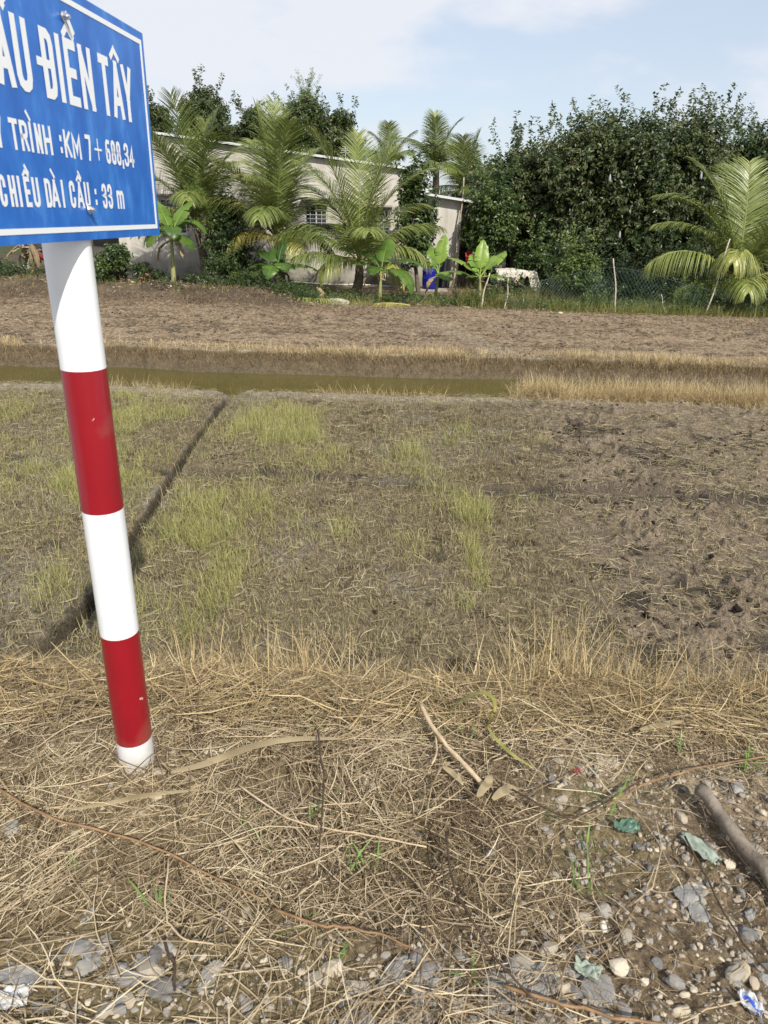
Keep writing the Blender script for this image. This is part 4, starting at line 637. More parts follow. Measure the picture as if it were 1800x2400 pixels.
for a in [('leftmost tall orchard tree of the right hand grove', 1195, 322, 112, 600, 24.5, 1300, 1210), ('orchard tree with a pointed left shoulder in the right hand grove', 1335, 262, 150, 640, 23.5, 2000, 1330), ('tallest orchard tree in the middle of the right hand grove', 1480, 236, 165, 650, 23.0, 2200, 1440),
          ('orchard tree with reddish tips behind the big right palm', 1630, 244, 155, 650, 23.6, 2000, 1600), ('orchard tree behind the raised fronds of the big right palm', 1760, 284, 140, 650, 24.5, 1700, 1720), ('orchard tree cut by the right edge of the picture', 1850, 292, 110, 660, 23.5, 1200, 1850)]:
    tree('orchard_tree', a[0], a[1], a[2], a[3], a[4], a[5], int(a[6] * 1.25), .11, None, 'tree', GR, a[7], L=.135, tw=.38, n=12, lobes=26, spires=6, low=-.95, up=.05, Wd=.5)
for a in [('rear orchard tree filling behind the leftmost two of the right hand grove', 1250, 320, 100, 700, 28), ('rear orchard tree filling behind the tallest one of the right hand grove', 1400, 275, 120, 700, 28), ('rear orchard tree standing behind the tree with reddish tips', 1560, 280, 120, 700, 28.5), ('rear orchard tree farthest right in the second row of the grove', 1720, 300, 140, 700, 28), ('rear orchard tree beyond the laundry rack', 1130, 385, 70, 680, 29)]:
    tree('orchard_tree', a[0], a[1], a[2], a[3], a[4], a[5], 1000, .11, None, 'tree', GR, None, L=.17, tw=.5, n=12, lobes=16, spires=6, low=-1)
tree('jackfruit_tree', 'glossy narrow jackfruit tree against the house wall beside the third palm', 972, 400, 46, 660, 20.6, 620, .07, LEAF_M, 'tree', None, 985, L=.13, tw=.34, n=11, Wd=.5, up=.9, lobes=14, spires=10, mean=.34, low=-.9)
tree('jackfruit_tree', 'bushy bright leaved tree at the left front of the right hand grove', 1165, 395, 68, 650, 21.8, 900, .08, LEAF_M, 'tree', None, 1175, L=.12, tw=.32, n=12, Wd=.5, up=.6, lobes=15, spires=5, mean=.42)
tree('jackfruit_tree', 'small round glossy tree behind the white tarpaulin', 1255, 540, 46, 655, 20.6, 420, .05, LEAF_M, 'tree', None, 1258, L=.11, tw=.28, n=11, Wd=.5, up=.6, lobes=9, spires=3, mean=.36)
tree('shrub', 'upright light green shrub growing by the net fence', 1350, 600, 48, 715, 17.6, 300, .03, LEAF_M, 'shrub', None, 1350, L=.10, tw=.34, n=12, Wd=.45, up=.9, lobes=9, spires=9, mean=.68)
tree('shrub', 'round dark glossy shrub just right of the sign post', 275, 572, 58, 690, 17.6, 420, .03, LEAF_M, 'shrub', None, None, L=.075, tw=.22, n=11, Wd=.55, up=.5, lobes=10, spires=0, mean=.36)
tree('shrub', 'flowering shrub with pink blooms between the glossy shrub and the small banana plant', 350, 615, 40, 682, 17.9, 200, .03, LEAF_M, 'shrub', None, None, L=.07, tw=.2, n=10, Wd=.45, up=.5, lobes=8, spires=0, mean=.25)
tree('shrub', 'dark leafy bush filling the gap between the first two palms', 553, 452, 74, 690, 19.6, 860, .06, LEAF_M, 'shrub', None, None, L=.085, tw=.28, n=12, Wd=.5, up=.3, lobes=14, spires=3, mean=.17)
tree('shrub', 'low straggly bush in front of the gap between the first two palms', 515, 600, 60, 705, 18.2, 260, .03, LEAF_M, 'shrub', None, None, L=.07, tw=.24, n=11, Wd=.45, up=.5, lobes=8, spires=3, mean=.34)
tree('shrub', 'feathery light green sapling in front of the first palm', 470, 440, 32, 545, 19.2, 260, .025, LEAF_Y, 'sapling', None, 490, L=.05, tw=.3, n=16, Wd=.3, up=.4, lobes=7, spires=3, mean=.42)
tree('shrub', 'dark bush under the left end of the sign beside the dead banana stem', 25, 610, 60, 690, 18.4, 260, .03, LEAF_M, 'shrub', None, None, L=.075, tw=.22, n=10, Wd=.5, up=.4, lobes=9, spires=0, mean=.12)
# blooms
FL = pmat('pink_petal', (.50, .10, .13), .6)
for px, py, lb in [(338, 644, 'upper right pink bloom on the flowering shrub'), (325, 652, 'left pink bloom on the flowering shrub'), (345, 668, 'lowest red pink bloom near the foot of the flowering shrub')]:
    c = gy(px + 6, py, 17.3); mb = MB(); d = nrm(rng.normal(0, 1, (7, 3)) + [0, -.6, .2]); leaves(mb, np.repeat(c[None], 7, 0), d, 3, .03, .036, .8, np.full(7, .5), 0); tag(mb.build('pink_bloom', FL, org=c), lb, 'flower', 'pink blooms')
# ------------------------------------------------------------------ coconut palms
PALML = rmat('palm_leaflet', [(.055, .088, .022), (.118, .155, .038), (.20, .24, .06), (.32, .33, .09), (.42, .37, .09), (.50, .41, .10)], .38, .5, .22)
RACH = rmat('palm_rachis', [(.10, .14, .03), (.22, .24, .07), (.42, .36, .12)], .5, .4)
PTRUNK = nmat('palm_trunk', (.09, .07, .05), (.20, .165, .12), 14, .9, .7)
def frond(root, org, c, az, el, L, drop, tone, tw=0., wl=.62, NL=104, wleaf=.0225, sag=None):
    if sag is None: sag = np.interp(np.degrees(el), [10, 40, 70, 88], [1.5, 1.0, .45, .22])
    K = 22; t = np.linspace(0, 1, K); e = el - drop * t ** 1.5; a = az + tw * t; seg = L / (K - 1)
    D = np.stack([np.cos(a) * np.cos(e), np.sin(a) * np.cos(e), np.sin(e)], 1); P = c + np.concatenate([np.zeros((1, 3)), np.cumsum(D[:-1] * seg, 0)]); mb = MB()
    mb.tube(P, np.linspace(.028, .004, K), 6, 1, np.clip(tone, 0, 1)); tl = np.repeat(np.linspace(.10, .995, NL), 2); sg = np.tile([1., -1.], NL); N = len(tl); tl = np.clip(tl + rng.normal(0, .004, N), .05, 1)
    B = np.stack([np.interp(tl, t, P[:, i]) for i in range(3)], 1); T = nrm(np.stack([np.interp(tl, t, D[:, i]) for i in range(3)], 1))
    S = nrm(np.cross(T, [0, 0, 1.]) + 1e-6) * sg[:, None]; hz_ = np.clip(np.linalg.norm(np.cross(T, [0, 0, 1.]), axis=1), .0, 1); U = np.cross(S, T) * sg[:, None]
    fw = .42 + .85 * tl ** 1.8; LLk = 1.22 if el > 1.1 else 1.0; vee = .30 - .25 * min(sag, 1.); d = nrm(T * fw[:, None] + S * .95 + U * vee + rng.normal(0, .05, (N, 3))); LL = wl * (.42 + .75 * np.sin(np.pi * np.clip(tl * .78 + .12, 0, 1))) * np.interp(tl, [.85, 1], [1, .6]) * LLk * rng.uniform(.88, 1.08, N)
    k = 5; s_ = np.linspace(0, 1, k); g = rng.uniform(.8, 1.2, N) * (.6 + .6 * tl) * sag * 1.15
    Q = [B]; dd = d.copy()
    for i in range(1, k): Q.append(Q[-1] + dd * (LL / (k - 1))[:, None]); dd = nrm(dd + np.array([0, 0, -1.]) * (g / (k - 1) * 1.5)[:, None])
    Q = np.stack(Q, 1); Wd = wleaf * np.array([.6, 1, .85, .55, .12])[None] * rng.uniform(.8, 1.15, N)[:, None]; Sd = nrm(np.cross(d, U) + rng.normal(0, .25, (N, 3)))
    rn = np.clip(tone + rng.normal(0, .07, N) + .1 * (tl > .9), 0, 1); ribbons(mb, Q, Wd, Sd, rn, 0); mb.build('frond', [PALML, RACH], root, org)
def palm(label, bx, by, top, fr, tr=.11, group='coconut palms in front of the house', lean=None):
    bx, by = float(bx), float(by); base = np.array([bx, by, float(Z(bx, by)) - .05]); root = thing('coconut_palm', label, 'palm', base, group); tp = np.array(top, float)
    K = 12; t = np.linspace(0, 1, K)[:, None]; P = base + (tp - base) * t + np.array([.0, 0, 0]); P[:, 0] += (.06 * np.sin(t * np.pi))[:, 0]; r_ = np.linspace(tr * 1.35, tr * .9, K) * (1 + .08 * (np.arange(K) % 2))
    mb = MB(); mb.tube(P, r_, 12); mb.build('trunk', PTRUNK, root, base, True)
    for f in fr: frond(root, base, tp + np.array([0, 0, rng.uniform(-.06, .1)]), *f[:5], **(f[5] if len(f) > 5 else {}))
    return root
D_ = R
def ring(n, el, L, drop, tone, a0=0, jit=10, **k): return [(D_(a0 + 360 / n * i + rng.normal(0, jit)), D_(el + rng.normal(0, 5)), L * rng.uniform(.88, 1.08), D_(drop + rng.normal(0, 8)), tone + rng.normal(0, .05), k) for i in range(n)]
# screen right = +x (azimuth 0), towards the camera = azimuth -90
c = gy(462, 535, 20.6); palm('first coconut palm from the left, tucked beside the blue sign', c[0] + .15, 20.6, c, ring(2, 84, 3.0, 20, .28, 70) + ring(2, 82, 2.9, 25, .24, 10) + ring(4, 70, 2.9, 52, .28, 40) + ring(3, 58, 2.7, 75, .30, 80) + ring(5, 42, 2.5, 88, .34, 0) + [(D_(-150), D_(30), 2.0, D_(90), .5), (D_(-20), D_(35), 2.3, D_(95), .55), (D_(170), D_(15), 1.7, D_(80), .4)])
c = gy(650, 560, 19.6); palm('second coconut palm from the left with a hanging yellow frond', c[0], 19.6, c, [(D_(100), D_(87), 3.2, D_(10), .3, dict(wl=.55))] + ring(2, 86, 3.0, 16, .26, 0) + ring(4, 72, 2.8, 45, .28, 30) + ring(2, 62, 2.7, 62, .3, 70) + ring(4, 50, 2.4, 85, .32, 10) + [(D_(185), D_(56), 2.6, D_(105), .50), (D_(200), D_(25), 1.5, D_(95), .82), (D_(-60), D_(20), 1.5, D_(80), .6), (D_(-25), D_(22), 1.9, D_(95), .48), (D_(15), D_(35), 2.2, D_(100), .4)])
c = gy(842, 615, 18.6); b = gz(828, 700, -.58); palm('third coconut palm, in front of the house windows, with a dark leaning trunk', b[0], b[1], c, ring(2, 80, 2.8, 28, .32, 20) + [(D_(100), D_(86), 2.9, D_(14), .34, dict(wl=.5)), (D_(20), D_(83), 2.8, D_(22), .36, dict(wl=.5)), (D_(165), D_(74), 2.7, D_(50), .34), (D_(-5), D_(72), 2.7, D_(55), .36)] + [(D_(150), D_(66), 2.5, D_(60), .34), (D_(30), D_(62), 2.5, D_(75), .36), (D_(8), D_(50), 2.4, D_(70), .36), (D_(172), D_(52), 2.2, D_(80), .3), (D_(188), D_(40), 2.1, D_(60), .22), (D_(205), D_(20), 1.7, D_(40), .22), (D_(-10), D_(38), 2.0, D_(100), .4), (D_(-30), D_(15), 1.5, D_(85), .62), (D_(-150), D_(10), 1.2, D_(70), .5), (D_(-80), D_(55), 1.9, D_(80), .32), (D_(60), D_(45), 2.2, D_(80), .3), (D_(120), D_(50), 2.2, D_(80), .3)], .10)
c = gy(1722, 668, 17.8); palm('big coconut palm at the right edge with long drooping lower fronds', c[0] + .05, 17.8, c, [(D_(80), D_(82), 2.8, D_(30), .34), (D_(15), D_(72), 3.1, D_(35), .36), (D_(100), D_(78), 2.8, D_(30), .26), (D_(160), D_(78), 3.0, D_(45), .30), (D_(178), D_(62), 2.7, D_(85), .34), (D_(186), D_(42), 2.6, D_(95), .40, dict(wl=.75, sag=2.2)), (D_(172), D_(70), 3.0, D_(78), .34), (D_(-120), D_(60), 1.9, D_(115), .52, dict(wl=.75, sag=2.2)), (D_(5), D_(55), 2.8, D_(85), .38), (D_(-8), D_(32), 2.4, D_(85), .46, dict(wl=.75, sag=2.2)),
    (D_(-25), D_(20), 2.0, D_(80), .50), (D_(40), D_(60), 2.8, D_(70), .3), (D_(-5), D_(68), 3.0, D_(60), .32), (D_(-60), D_(70), 2.6, D_(70), .36), (D_(-170), D_(15), 1.6, D_(60), .3), (D_(-100), D_(25), 1.3, D_(80), .4)], .085)
FAR = 'far coconut palms beyond the roof'
c = gy(1022, 395, 38); palm('tall far coconut palm beyond the right end of the roof', c[0], 38, c, ring(3, 76, 2.3, 25, .2, 0) + ring(6, 52, 2.4, 60, .22, 20) + ring(6, 20, 2.2, 75, .2, 0), .16, FAR)
c = gy(1090, 455, 29); palm('shorter far palm between the lean-to roof and the grove', c[0], 29, c, ring(3, 78, 2.0, 25, .3, 0) + ring(5, 50, 2.0, 70, .3, 20) + ring(5, 20, 1.8, 80, .3, 0), .12, FAR)
c = gy(915, 385, 46); palm('smallest far palm above the roof between the pale tree and the tall far palm', c[0], 46, c, ring(4, 74, 2.2, 30, .26, 0) + ring(6, 40, 2.0, 70, .26, 20), .14, FAR)
# ------------------------------------------------------------------ banana plants
BAN = rmat('banana_leaf', [(.035, .075, .018), (.08, .15, .028), (.17, .28, .045), (.28, .40, .065)], .38, .45, .4, nz=3)
BDEAD = rmat('dead_banana_leaf', [(.12, .08, .045), (.30, .22, .13), (.42, .33, .2)], .8, .2, .1)
BST = nmat('banana_stem', (.16, .19, .07), (.28, .30, .12), 7, .6, .3, c3=(.20, .13, .06), stretch=(4, 4, .6))
def bleaf(root, org, c, az, el, L, drop, tone, w=.22, mat=None, pet=.22, twist=0.):
    K = 22; t = np.linspace(0, 1, K); e = el - drop * t ** 1.4; D = np.stack([np.cos(az) * np.cos(e), np.sin(az) * np.cos(e), np.sin(e)], 1); P = c + np.concatenate([np.zeros((1, 3)), np.cumsum(D[:-1] * L / (K - 1), 0)])
    mb = MB(); mb.tube(P, np.linspace(.020, .003, K), 6, 0, min(1, tone + .3)); S = nrm(np.cross(D, [0, 0, 1.]) + 1e-5); S = nrm(S * math.cos(twist) + np.cross(D, S) * math.sin(twist)); U = np.cross(S, D)
    tb = np.clip((t - pet) / (1 - pet), 0, 1); W = w * np.sin(np.pi * np.clip(tb, 0, 1) ** .75) ** .55 * (tb > 0)
    for sg in (1, -1):
        i = 0; ks = np.where(tb > 0)[0]
        while i < len(ks) - 1:
            j = min(len(ks) - 1, i + int(rng.integers(2, 6))); kk = ks[i:j + 1]; sag = rng.uniform(.0, .35); m_ = len(kk); off = D[kk] * (rng.uniform(-.02, .03))
            mid = P[kk] + S[kk] * sg * (W[kk] * .55)[:, None] + U[kk] * (W[kk] * (.18 - sag * .3))[:, None] + off * .5; ed = P[kk] + S[kk] * sg * W[kk][:, None] + U[kk] * (W[kk] * (.12 - sag))[:, None] + off + rng.normal(0, .006, (m_, 3)) * (W[kk] > .02)[:, None]
            V = np.stack([P[kk] + U[kk] * .004, mid, ed], 1).reshape(-1, 3); b = np.arange(m_ - 1)[:, None] * 3; F = np.concatenate([b + [0, 1, 4, 3], b + [1, 2, 5, 4]]); mb.add(V, F, np.clip(tone + rng.normal(0, .05), 0, 1)); i = j
    mb.build('leaf', mat or BAN, root, org, True)
def banana(label, px, py, y, hpx, lv, r0=.07, group='banana plants', mat=None, dead=0):
    b = gy(px, py, y); b[2] = float(Z(b[0], y)) - .04 if abs(float(Z(b[0], y)) - b[2]) < .6 else b[2]; top = gy(hpx[0], hpx[1], y); root = thing('banana_plant', label, 'banana plant', b, group)
    K = 10; t = np.linspace(0, 1, K)[:, None]; P = b + (top - b) * t; mb = MB(); mb.tube(P, np.linspace(r0, r0 * .42, K), 12); mb.build('stem', mat or BST, root, b, True)
    for f in lv: bleaf(root, b, top - [0, 0, .05], D_(f[0]), D_(f[1]), f[2], D_(f[3]), f[4], **(f[5] if len(f) > 5 else {}))
    for i in range(dead): bleaf(root, b, b + (top - b) * rng.uniform(.6, .98), rng.uniform(0, 6.28), D_(rng.uniform(-30, 10)), rng.uniform(.5, .9), D_(rng.uniform(70, 100)), rng.random(), w=.07, mat=BDEAD, pet=.1)
banana('small banana plant in sunlight left of the first palm', 408, 668, 17.7, (401, 545), [(55, 58, 1.05, 30, .62), (-15, 50, 1.1, 120, .42), (190, 20, 1.0, 70, .30), (-150, 40, .95, 130, .45), (-130, 10, .8, 85, .5), (-30, 0, .75, 70, .4), (-70, 40, .9, 120, .35), (150, 70, .9, 30, .55), (120, 60, .7, 60, .6, dict(w=.12))], .065, dead=2)
banana('banana plant with spreading low leaves under the second palm', 650, 694, 18.0, (650, 622), [(180, 15, .85, 60, .25), (-160, 0, .7, 50, .3), (-100, 20, .8, 100, .35), (5, 12, 1.0, 40, .36), (-15, 30, .5, 80, .3), (60, 70, .8, 20, .22, dict(w=.14)), (100, 55, .7, 40, .25), (-60, 40, .6, 120, .3), (150, 50, .8, 60, .2)], .06, dead=2)
banana('banana plant with a hanging broad leaf under the third palm', 890, 712, 17.7, (893, 630), [(175, 28, .8, 50, .35), (70, 65, .9, 30, .45), (-10, 38, 1.2, 90, .35), (-35, 15, 1.2, 110, .45), (160, 60, .7, 60, .3), (-110, 30, .6, 90, .3)], .055, dead=2)
banana('bright young banana plant standing in front of the blue barrel', 1020, 692, 18.4, (1027, 636), [(62, 78, .95, 20, .85, dict(w=.17, twist=.2)), (150, 42, .95, 40, .8), (-5, 12, .85, 40, .62), (-60, 10, .5, 70, .6), (170, 60, .5, 50, .7), (120, 70, .7, 30, .6)], .05, dead=2)
banana('bright young banana plant by the first fence post', 1126, 708, 17.3, (1125, 645), [(80, 80, .85, 16, .9, dict(w=.17, twist=.1)), (155, 38, .95, 35, .82), (35, 46, .95, 25, .82), (-5, 12, .75, 40, .62), (170, 8, .35, 40, .6), (120, 65, .6, 30, .7)], .05, dead=1)
banana('dark banana clump behind the house corner beside the laundry', 1110, 676, 24.5, (1112, 590), [(100, 80, 1.7, 20, .45), (150, 72, 1.7, 40, .42), (60, 70, 1.5, 40, .45), (30, 55, 1.4, 70, .38), (-10, 45, 1.2, 80, .35), (170, 55, 1.2, 80, .4), (-90, 60, 1.1, 80, .42), (20, 20, 1.8, 40, .25)], .08, dead=4)
banana('dead banana stem with hanging brown leaves left of the sign post', 78, 655, 18.2, (70, 560), [], .08, None, nmat('dead_stem', (.12, .10, .05), (.30, .24, .12), 8, .8, .4), dead=11)
# ------------------------------------------------------------------ clothes rack
rk = gy(1140, 660, 24.2); RZ = float(Z(rk[0], 24.2)); rack = thing('laundry_rack', 'metal laundry rack beside the house corner in shade', 'laundry rack', (rk[0], 24.2, RZ)); a, b = gy(1094, 590, 24.2), gy(1186, 596, 24.2); steel = pmat('rack_steel', (.45, .46, .47), .4, .5, .6)
mb = MB(); mb.tube([a, b], .014, 8); mb.build('rail', steel, rack, (rk[0], 24.2, RZ), True)
for q in (a, b): mb = MB(); mb.tube([q, [q[0], 24.2, RZ]], .014, 8); mb.build('leg', steel, rack, (rk[0], 24.2, RZ), True)
for i, (nm, col, w, h, lb) in enumerate([('shirt', (.45, .05, .06), .22, .55, 'dark red shirt at the left end of the laundry rack'), ('shirt', (.5, .35, .32), .14, .6, 'pinkish shirt second from the left on the rack'), ('trousers', (.05, .05, .07), .14, .8, 'black trousers hanging on the rack'), ('shirt', (.5, .08, .12), .16, .5, 'crimson shirt at the middle of the rack'), ('shirt', (.62, .68, .75), .22, .5, 'pale blue and white shirt on the rack'), ('shirt', (.12, .25, .55), .14, .5, 'blue shirt right of the pale one'), ('trousers', (.10, .11, .12), .16, .8, 'dark grey trousers near the right end of the rack'), ('cloth', (.42, .43, .44), .16, .75, 'grey cloth at the right end of the rack')]):
    xx = a[0] + (b[0] - a[0]) * (i + .5) / 8; zt = a[2] + (b[2] - a[2]) * (i + .5) / 8; u, v = np.meshgrid(np.linspace(-1, 1, 9), np.linspace(0, 1, 8)); wf = np.where(v < .3, 1.15 - v * .6, .95) if nm == 'shirt' else 1 + 0 * v
    X = xx + u * w / 2 * wf; Y = 24.2 - .016 - .03 * np.sin(u * 5 + i) * v; Zs = zt + .02 - v * h - (u ** 2) * .05 * (v < .15); idx = np.arange(72).reshape(8, 9); F = np.stack([idx[:-1, :-1], idx[:-1, 1:], idx[1:, 1:], idx[1:, :-1]], -1)
    mb = MB(); mb.add(np.stack([X, Y, Zs], -1), F); o = mb.build(nm, nmat('cloth_' + nm, col, tuple(min(1, q * 1.25) for q in col), 6, .9, .1), org=(xx, 24.2, zt), smooth=True); o.modifiers.new('s', 'SOLIDIFY').thickness = .006; tag(o, lb, 'clothing', 'washing on the rack')
# ------------------------------------------------------------------ firewood pile and its tarpaulin
pc = gy(1190, 690, 18.9); mb = MB(); nst = 620; th = rng.uniform(-1, 1, nst); hh = rng.random(nst) ** .7; X = pc[0] + th * .62 * (1 - .35 * hh); Y = 18.9 + rng.uniform(-.45, .45, nst); Zp = -.58 + hh * .62 * (1 - .5 * th ** 2)
a_ = rng.normal(1.4, .7, nst); d = np.stack([np.cos(a_), np.sin(a_), rng.normal(0, .22, nst)], 1); L_ = rng.uniform(.15, .4, nst); P = np.stack([np.stack([X, Y, Zp], 1) + d * (L_ * k)[:, None] for k in (-.5, 0, .5)], 1); tubes(mb, P, np.repeat(rng.uniform(.008, .022, nst)[:, None], 3, 1), 6, rng.random(nst))
tag(mb.build('firewood_pile', rmat('charred_wood', [(.015, .013, .011), (.05, .042, .034), (.12, .10, .08), (.28, .25, .21)], .8, .3), org=(pc[0], 18.9, -.6)), 'heap of short dark sticks under the white tarpaulin', 'firewood', kind='stuff')
u, v = np.meshgrid(np.linspace(0, 1, 46), np.linspace(0, 1, 24)); xa, xb = gy(1166, 640, 18.7)[0], gy(1275, 640, 18.7)[0]
X = xa + (xb - xa) * u + .03 * np.sin(v * 7); Y = 19.35 - 1.05 * np.minimum(v, .62) - .12 * np.maximum(v - .62, 0) + .03 * fbm(u * 9, v * 5, 2, 3); topz = hz  # drape
zt = gy(1200, 636, 18.9)[2]; hang = .10 + .28 * ss(fbm(u * 3.4 + 2.1, 0 * u + 1.2, 3, 3), .42, .62) + .28 * ss(u, .75, 1.0); Zs = zt + .03 - .16 * (u - .35) ** 2 - np.maximum(v - .6, 0) / .4 * hang + .07 * (fbm(u * 8, v * 6, 5, 3) - .5) - .30 * ss(u, .86, 1.0)
idx = np.arange(46 * 24).reshape(24, 46); F = np.stack([idx[:-1, :-1], idx[:-1, 1:], idx[1:, 1:], idx[1:, :-1]], -1); mb = MB(); mb.add(np.stack([X, Y, Zs], -1), F); o = mb.build('tarpaulin', nmat('dirty_tarpaulin', (.34, .31, .25), (.50, .47, .41), 5, .8, .5, c3=(.44, .35, .24)), org=(xa, 18.9, zt), smooth=True); o.modifiers.new('s', 'SOLIDIFY').thickness = .005; tag(o, 'dirty white tarpaulin draped over the firewood heap', 'tarpaulin')
# ------------------------------------------------------------------ net fence and posts
NET = pmat('green_net', (.035, .065, .05), .6, .3); FP = nmat('fence_stake', (.30, .26, .20), (.50, .45, .37), 14, .8, .4)
f0 = gz(1150, 728, -.5); fence = thing('net_fence', 'sagging green mesh fence on thin crooked stakes along the grove', 'fence', f0)
xs0, xs1 = gy(1150, 600, 16.9)[0], gy(2050, 600, 16.4)[0]
def net_y(x): return 17.0 - .03 * (x - xs0) + .08 * np.sin(x * 1.7)
def net_top(x): return -.5 + .62 + .20 * ss(np.abs(((x - gy(1437, 600, 16.6)[0])) / 2.3) * -1 + 1, 0, 1) + .12 * np.sin(x * 1.3 + 1) + .06 * (vn(x * 2, 1, 3) - .5) - .25 * (1 - ss(x, xs0, xs0 + 1.2))
mb = MB(); step = .085; xsn = np.arange(xs0 - 1.2, xs1, step); K = 16; N = len(xsn)
for sg in (1, -1):
    t = np.linspace(0, 1, K)[None]; hcol = 1.0; X = xsn[:, None] + (sg * .62 * t) + (0 if sg > 0 else .62); tp = net_top(X); bt = np.full_like(X, -.5); Zs = bt + (tp - bt) * t; Y = net_y(X) + .05 * np.sin(X * 6 + t * 4)
    ok = (X.min(1) > xs0) & (X.max(1) < xs1); P = np.stack([X, Y, Zs], -1)[ok]; ribbons(mb, P, np.full(P.shape[:2], .006), np.array([[1., 0, 0]]), np.zeros(len(P)))
X = np.linspace(xs0, xs1, 200); mb.tube(np.stack([X, net_y(X), net_top(X)], 1), .006, 4); mb.build('net', NET, fence, f0)
for (bx, by), (tx, ty), r_ in [((1126, 724), (1146, 640), .018), ((1186, 700), (1193, 652), .014), ((1443, 740), (1439, 606), .017), ((1651, 748), (1712, 560), .017), ((1560, 735), (1548, 690), .010)]:
    yb = 16.75; a, b = gy(bx, by, yb), gy(tx, ty, yb + .1); a[2] = min(a[2], -.5); t = np.linspace(0, 1, 10)[:, None]; P = a + (b - a) * t; P[:, 0] += .018 * np.sin(t[:, 0] * 7 + bx); mb = MB(); mb.tube(P, np.linspace(r_ * 1.15, r_ * .8, 10), 8); mb.build('stake', FP, fence, f0, True)
# ------------------------------------------------------------------ undergrowth, weeds, litter
def leafmass(mb, n_, x0, x1, y0, y1, hfun, L, mean, fn=lambda x, y: 1 + 0 * x, tw=.22, nl=9, Wd=.45, sd=.12):
    x, y = scatter(n_, x0, x1, y0, y1, fn); N = len(x); h = hfun(x, y) * rng.random(N) ** .8; b = np.stack([x, y, Z(x, y) + h], 1); d = nrm(rng.normal(0, .6, (N, 3)) + [0, -.15, .8]); leaves(mb, b, d, nl, tw, L, Wd, np.clip(rng.normal(mean, sd, N), 0, 1), .2)
mb = MB(); leafmass(mb, 7000, 2.6, 14, 18.2, 27, lambda x, y: .35 + 1.7 * ss(y, 18.5, 22) * (.5 + .9 * fbm(x * .8, y * .8, 2, 3)), .11, .22, lambda x, y: ss(x - (y - 18) * .12, 3.4, 4.6) + 0 * y, .3, 11)
leafmass(mb, 1500, 9.5, 18, 24, 32, lambda x, y: 1.5 + 3.2 * fbm(x * .5, y * .5, 3, 2), .16, .3, tw=.45, nl=12); leafmass(mb, 900, 2.6, 7, 26, 33, lambda x, y: 2.2 + 0 * x, .15, .15, tw=.45, nl=12)
tag(mb.build('undergrowth', LEAF_D), 'dark tangled undergrowth beneath the right hand grove', 'undergrowth', kind='stuff')
mb = MB(); leafmass(mb, 2200, -9, -1.6, 16.4, 19.6, lambda x, y: .1 + .35 * fbm(x * 1.2, y, 2, 3), .06, .25, lambda x, y: ss(fbm(x * .9, y, 4, 3), .42, .58), .16, 8); leafmass(mb, 1700, -2.2, 3.2, 16.9, 18.6, lambda x, y: .05 + .2 * fbm(x * 1.5, y, 2, 3), .05, .4, lambda x, y: ss(fbm(x * 1.1, y, 4, 3), .35, .55), .14, 8)
leafmass(mb, 3000, 1.9, 11, 16.7, 18.3, lambda x, y: .1 + .65 * ss(fbm(x * .9, y, 2, 3), .42, .62), .06, .5, lambda x, y: .25 + .75 * ss(fbm(x * .8, y, 5, 3), .4, .58), .2, 9)
tag(mb.build('broadleaf_weeds', LEAF_M), 'low leafy weeds along the far edge of the field', 'weeds', kind='stuff')
WEED = rmat('weed_grass', [(.12, .12, .04), (.20, .22, .06), (.30, .28, .10), (.42, .33, .16)], .7, .2, .25); mb = MB()
def wg(n_, x0, x1, y0, y1, h0, h1, mean, fn): x, y = scatter(n_, x0, x1, y0, y1, fn); N = len(x); blades(mb, x, y, rng.uniform(h0, h1, N), rng.uniform(.004, .009, N), np.clip(rng.normal(mean, .25, N), 0, 1), .4, .9, 5, 0, Z)
wg(24000, 1.6, 11, 16.4, 18.2, .06, .36, .30, lambda x, y: .08 + 1.0 * ss(fbm(x * 1.0, y * 1.4, 3, 3), .36, .6)); wg(3500, -1.6, 2.2, 16.4, 17.6, .06, .28, .5, lambda x, y: ss(fbm(x * 1.4, y * 1.4, 3, 3), .4, .58)); wg(7000, 1.6, 4.4, 17.2, 19.0, .2, .5, .55, lambda x, y: .8 + 0 * x)
wg(1800, -9, -1.6, 16.2, 17.6, .05, .18, .7, lambda x, y: ss(fbm(x * 1.4, y * 1.4, 5, 3), .42, .58))
tag(mb.build('weed_grass', WEED), 'rank yellow green grass at the foot of the net fence', 'grass', kind='stuff')
YD = rmat('yard_litter', [(.06, .045, .03), (.16, .12, .08), (.30, .23, .15), (.42, .35, .26)], .85, .2); mb = MB(); x, y = scatter(5200, -10, 4.5, 16.4, 22.3, lambda x, y: .6 + 0 * x); N = len(x); lying(mb, x, y, rng.uniform(.04, .2, N), rng.uniform(.006, .03, N), rng.random(N), 3, .03, .15, .4); x, y = scatter(500, -9, 4, 16.5, 20, lambda x, y: .7 + 0 * x); N = len(x); rocks(mb, x, y, rng.uniform(.015, .06, N), rng.random(N))
tag(mb.build('yard_litter', YD), 'fallen leaves, chips and rubble strewn over the shaded yard', 'litter', kind='stuff')
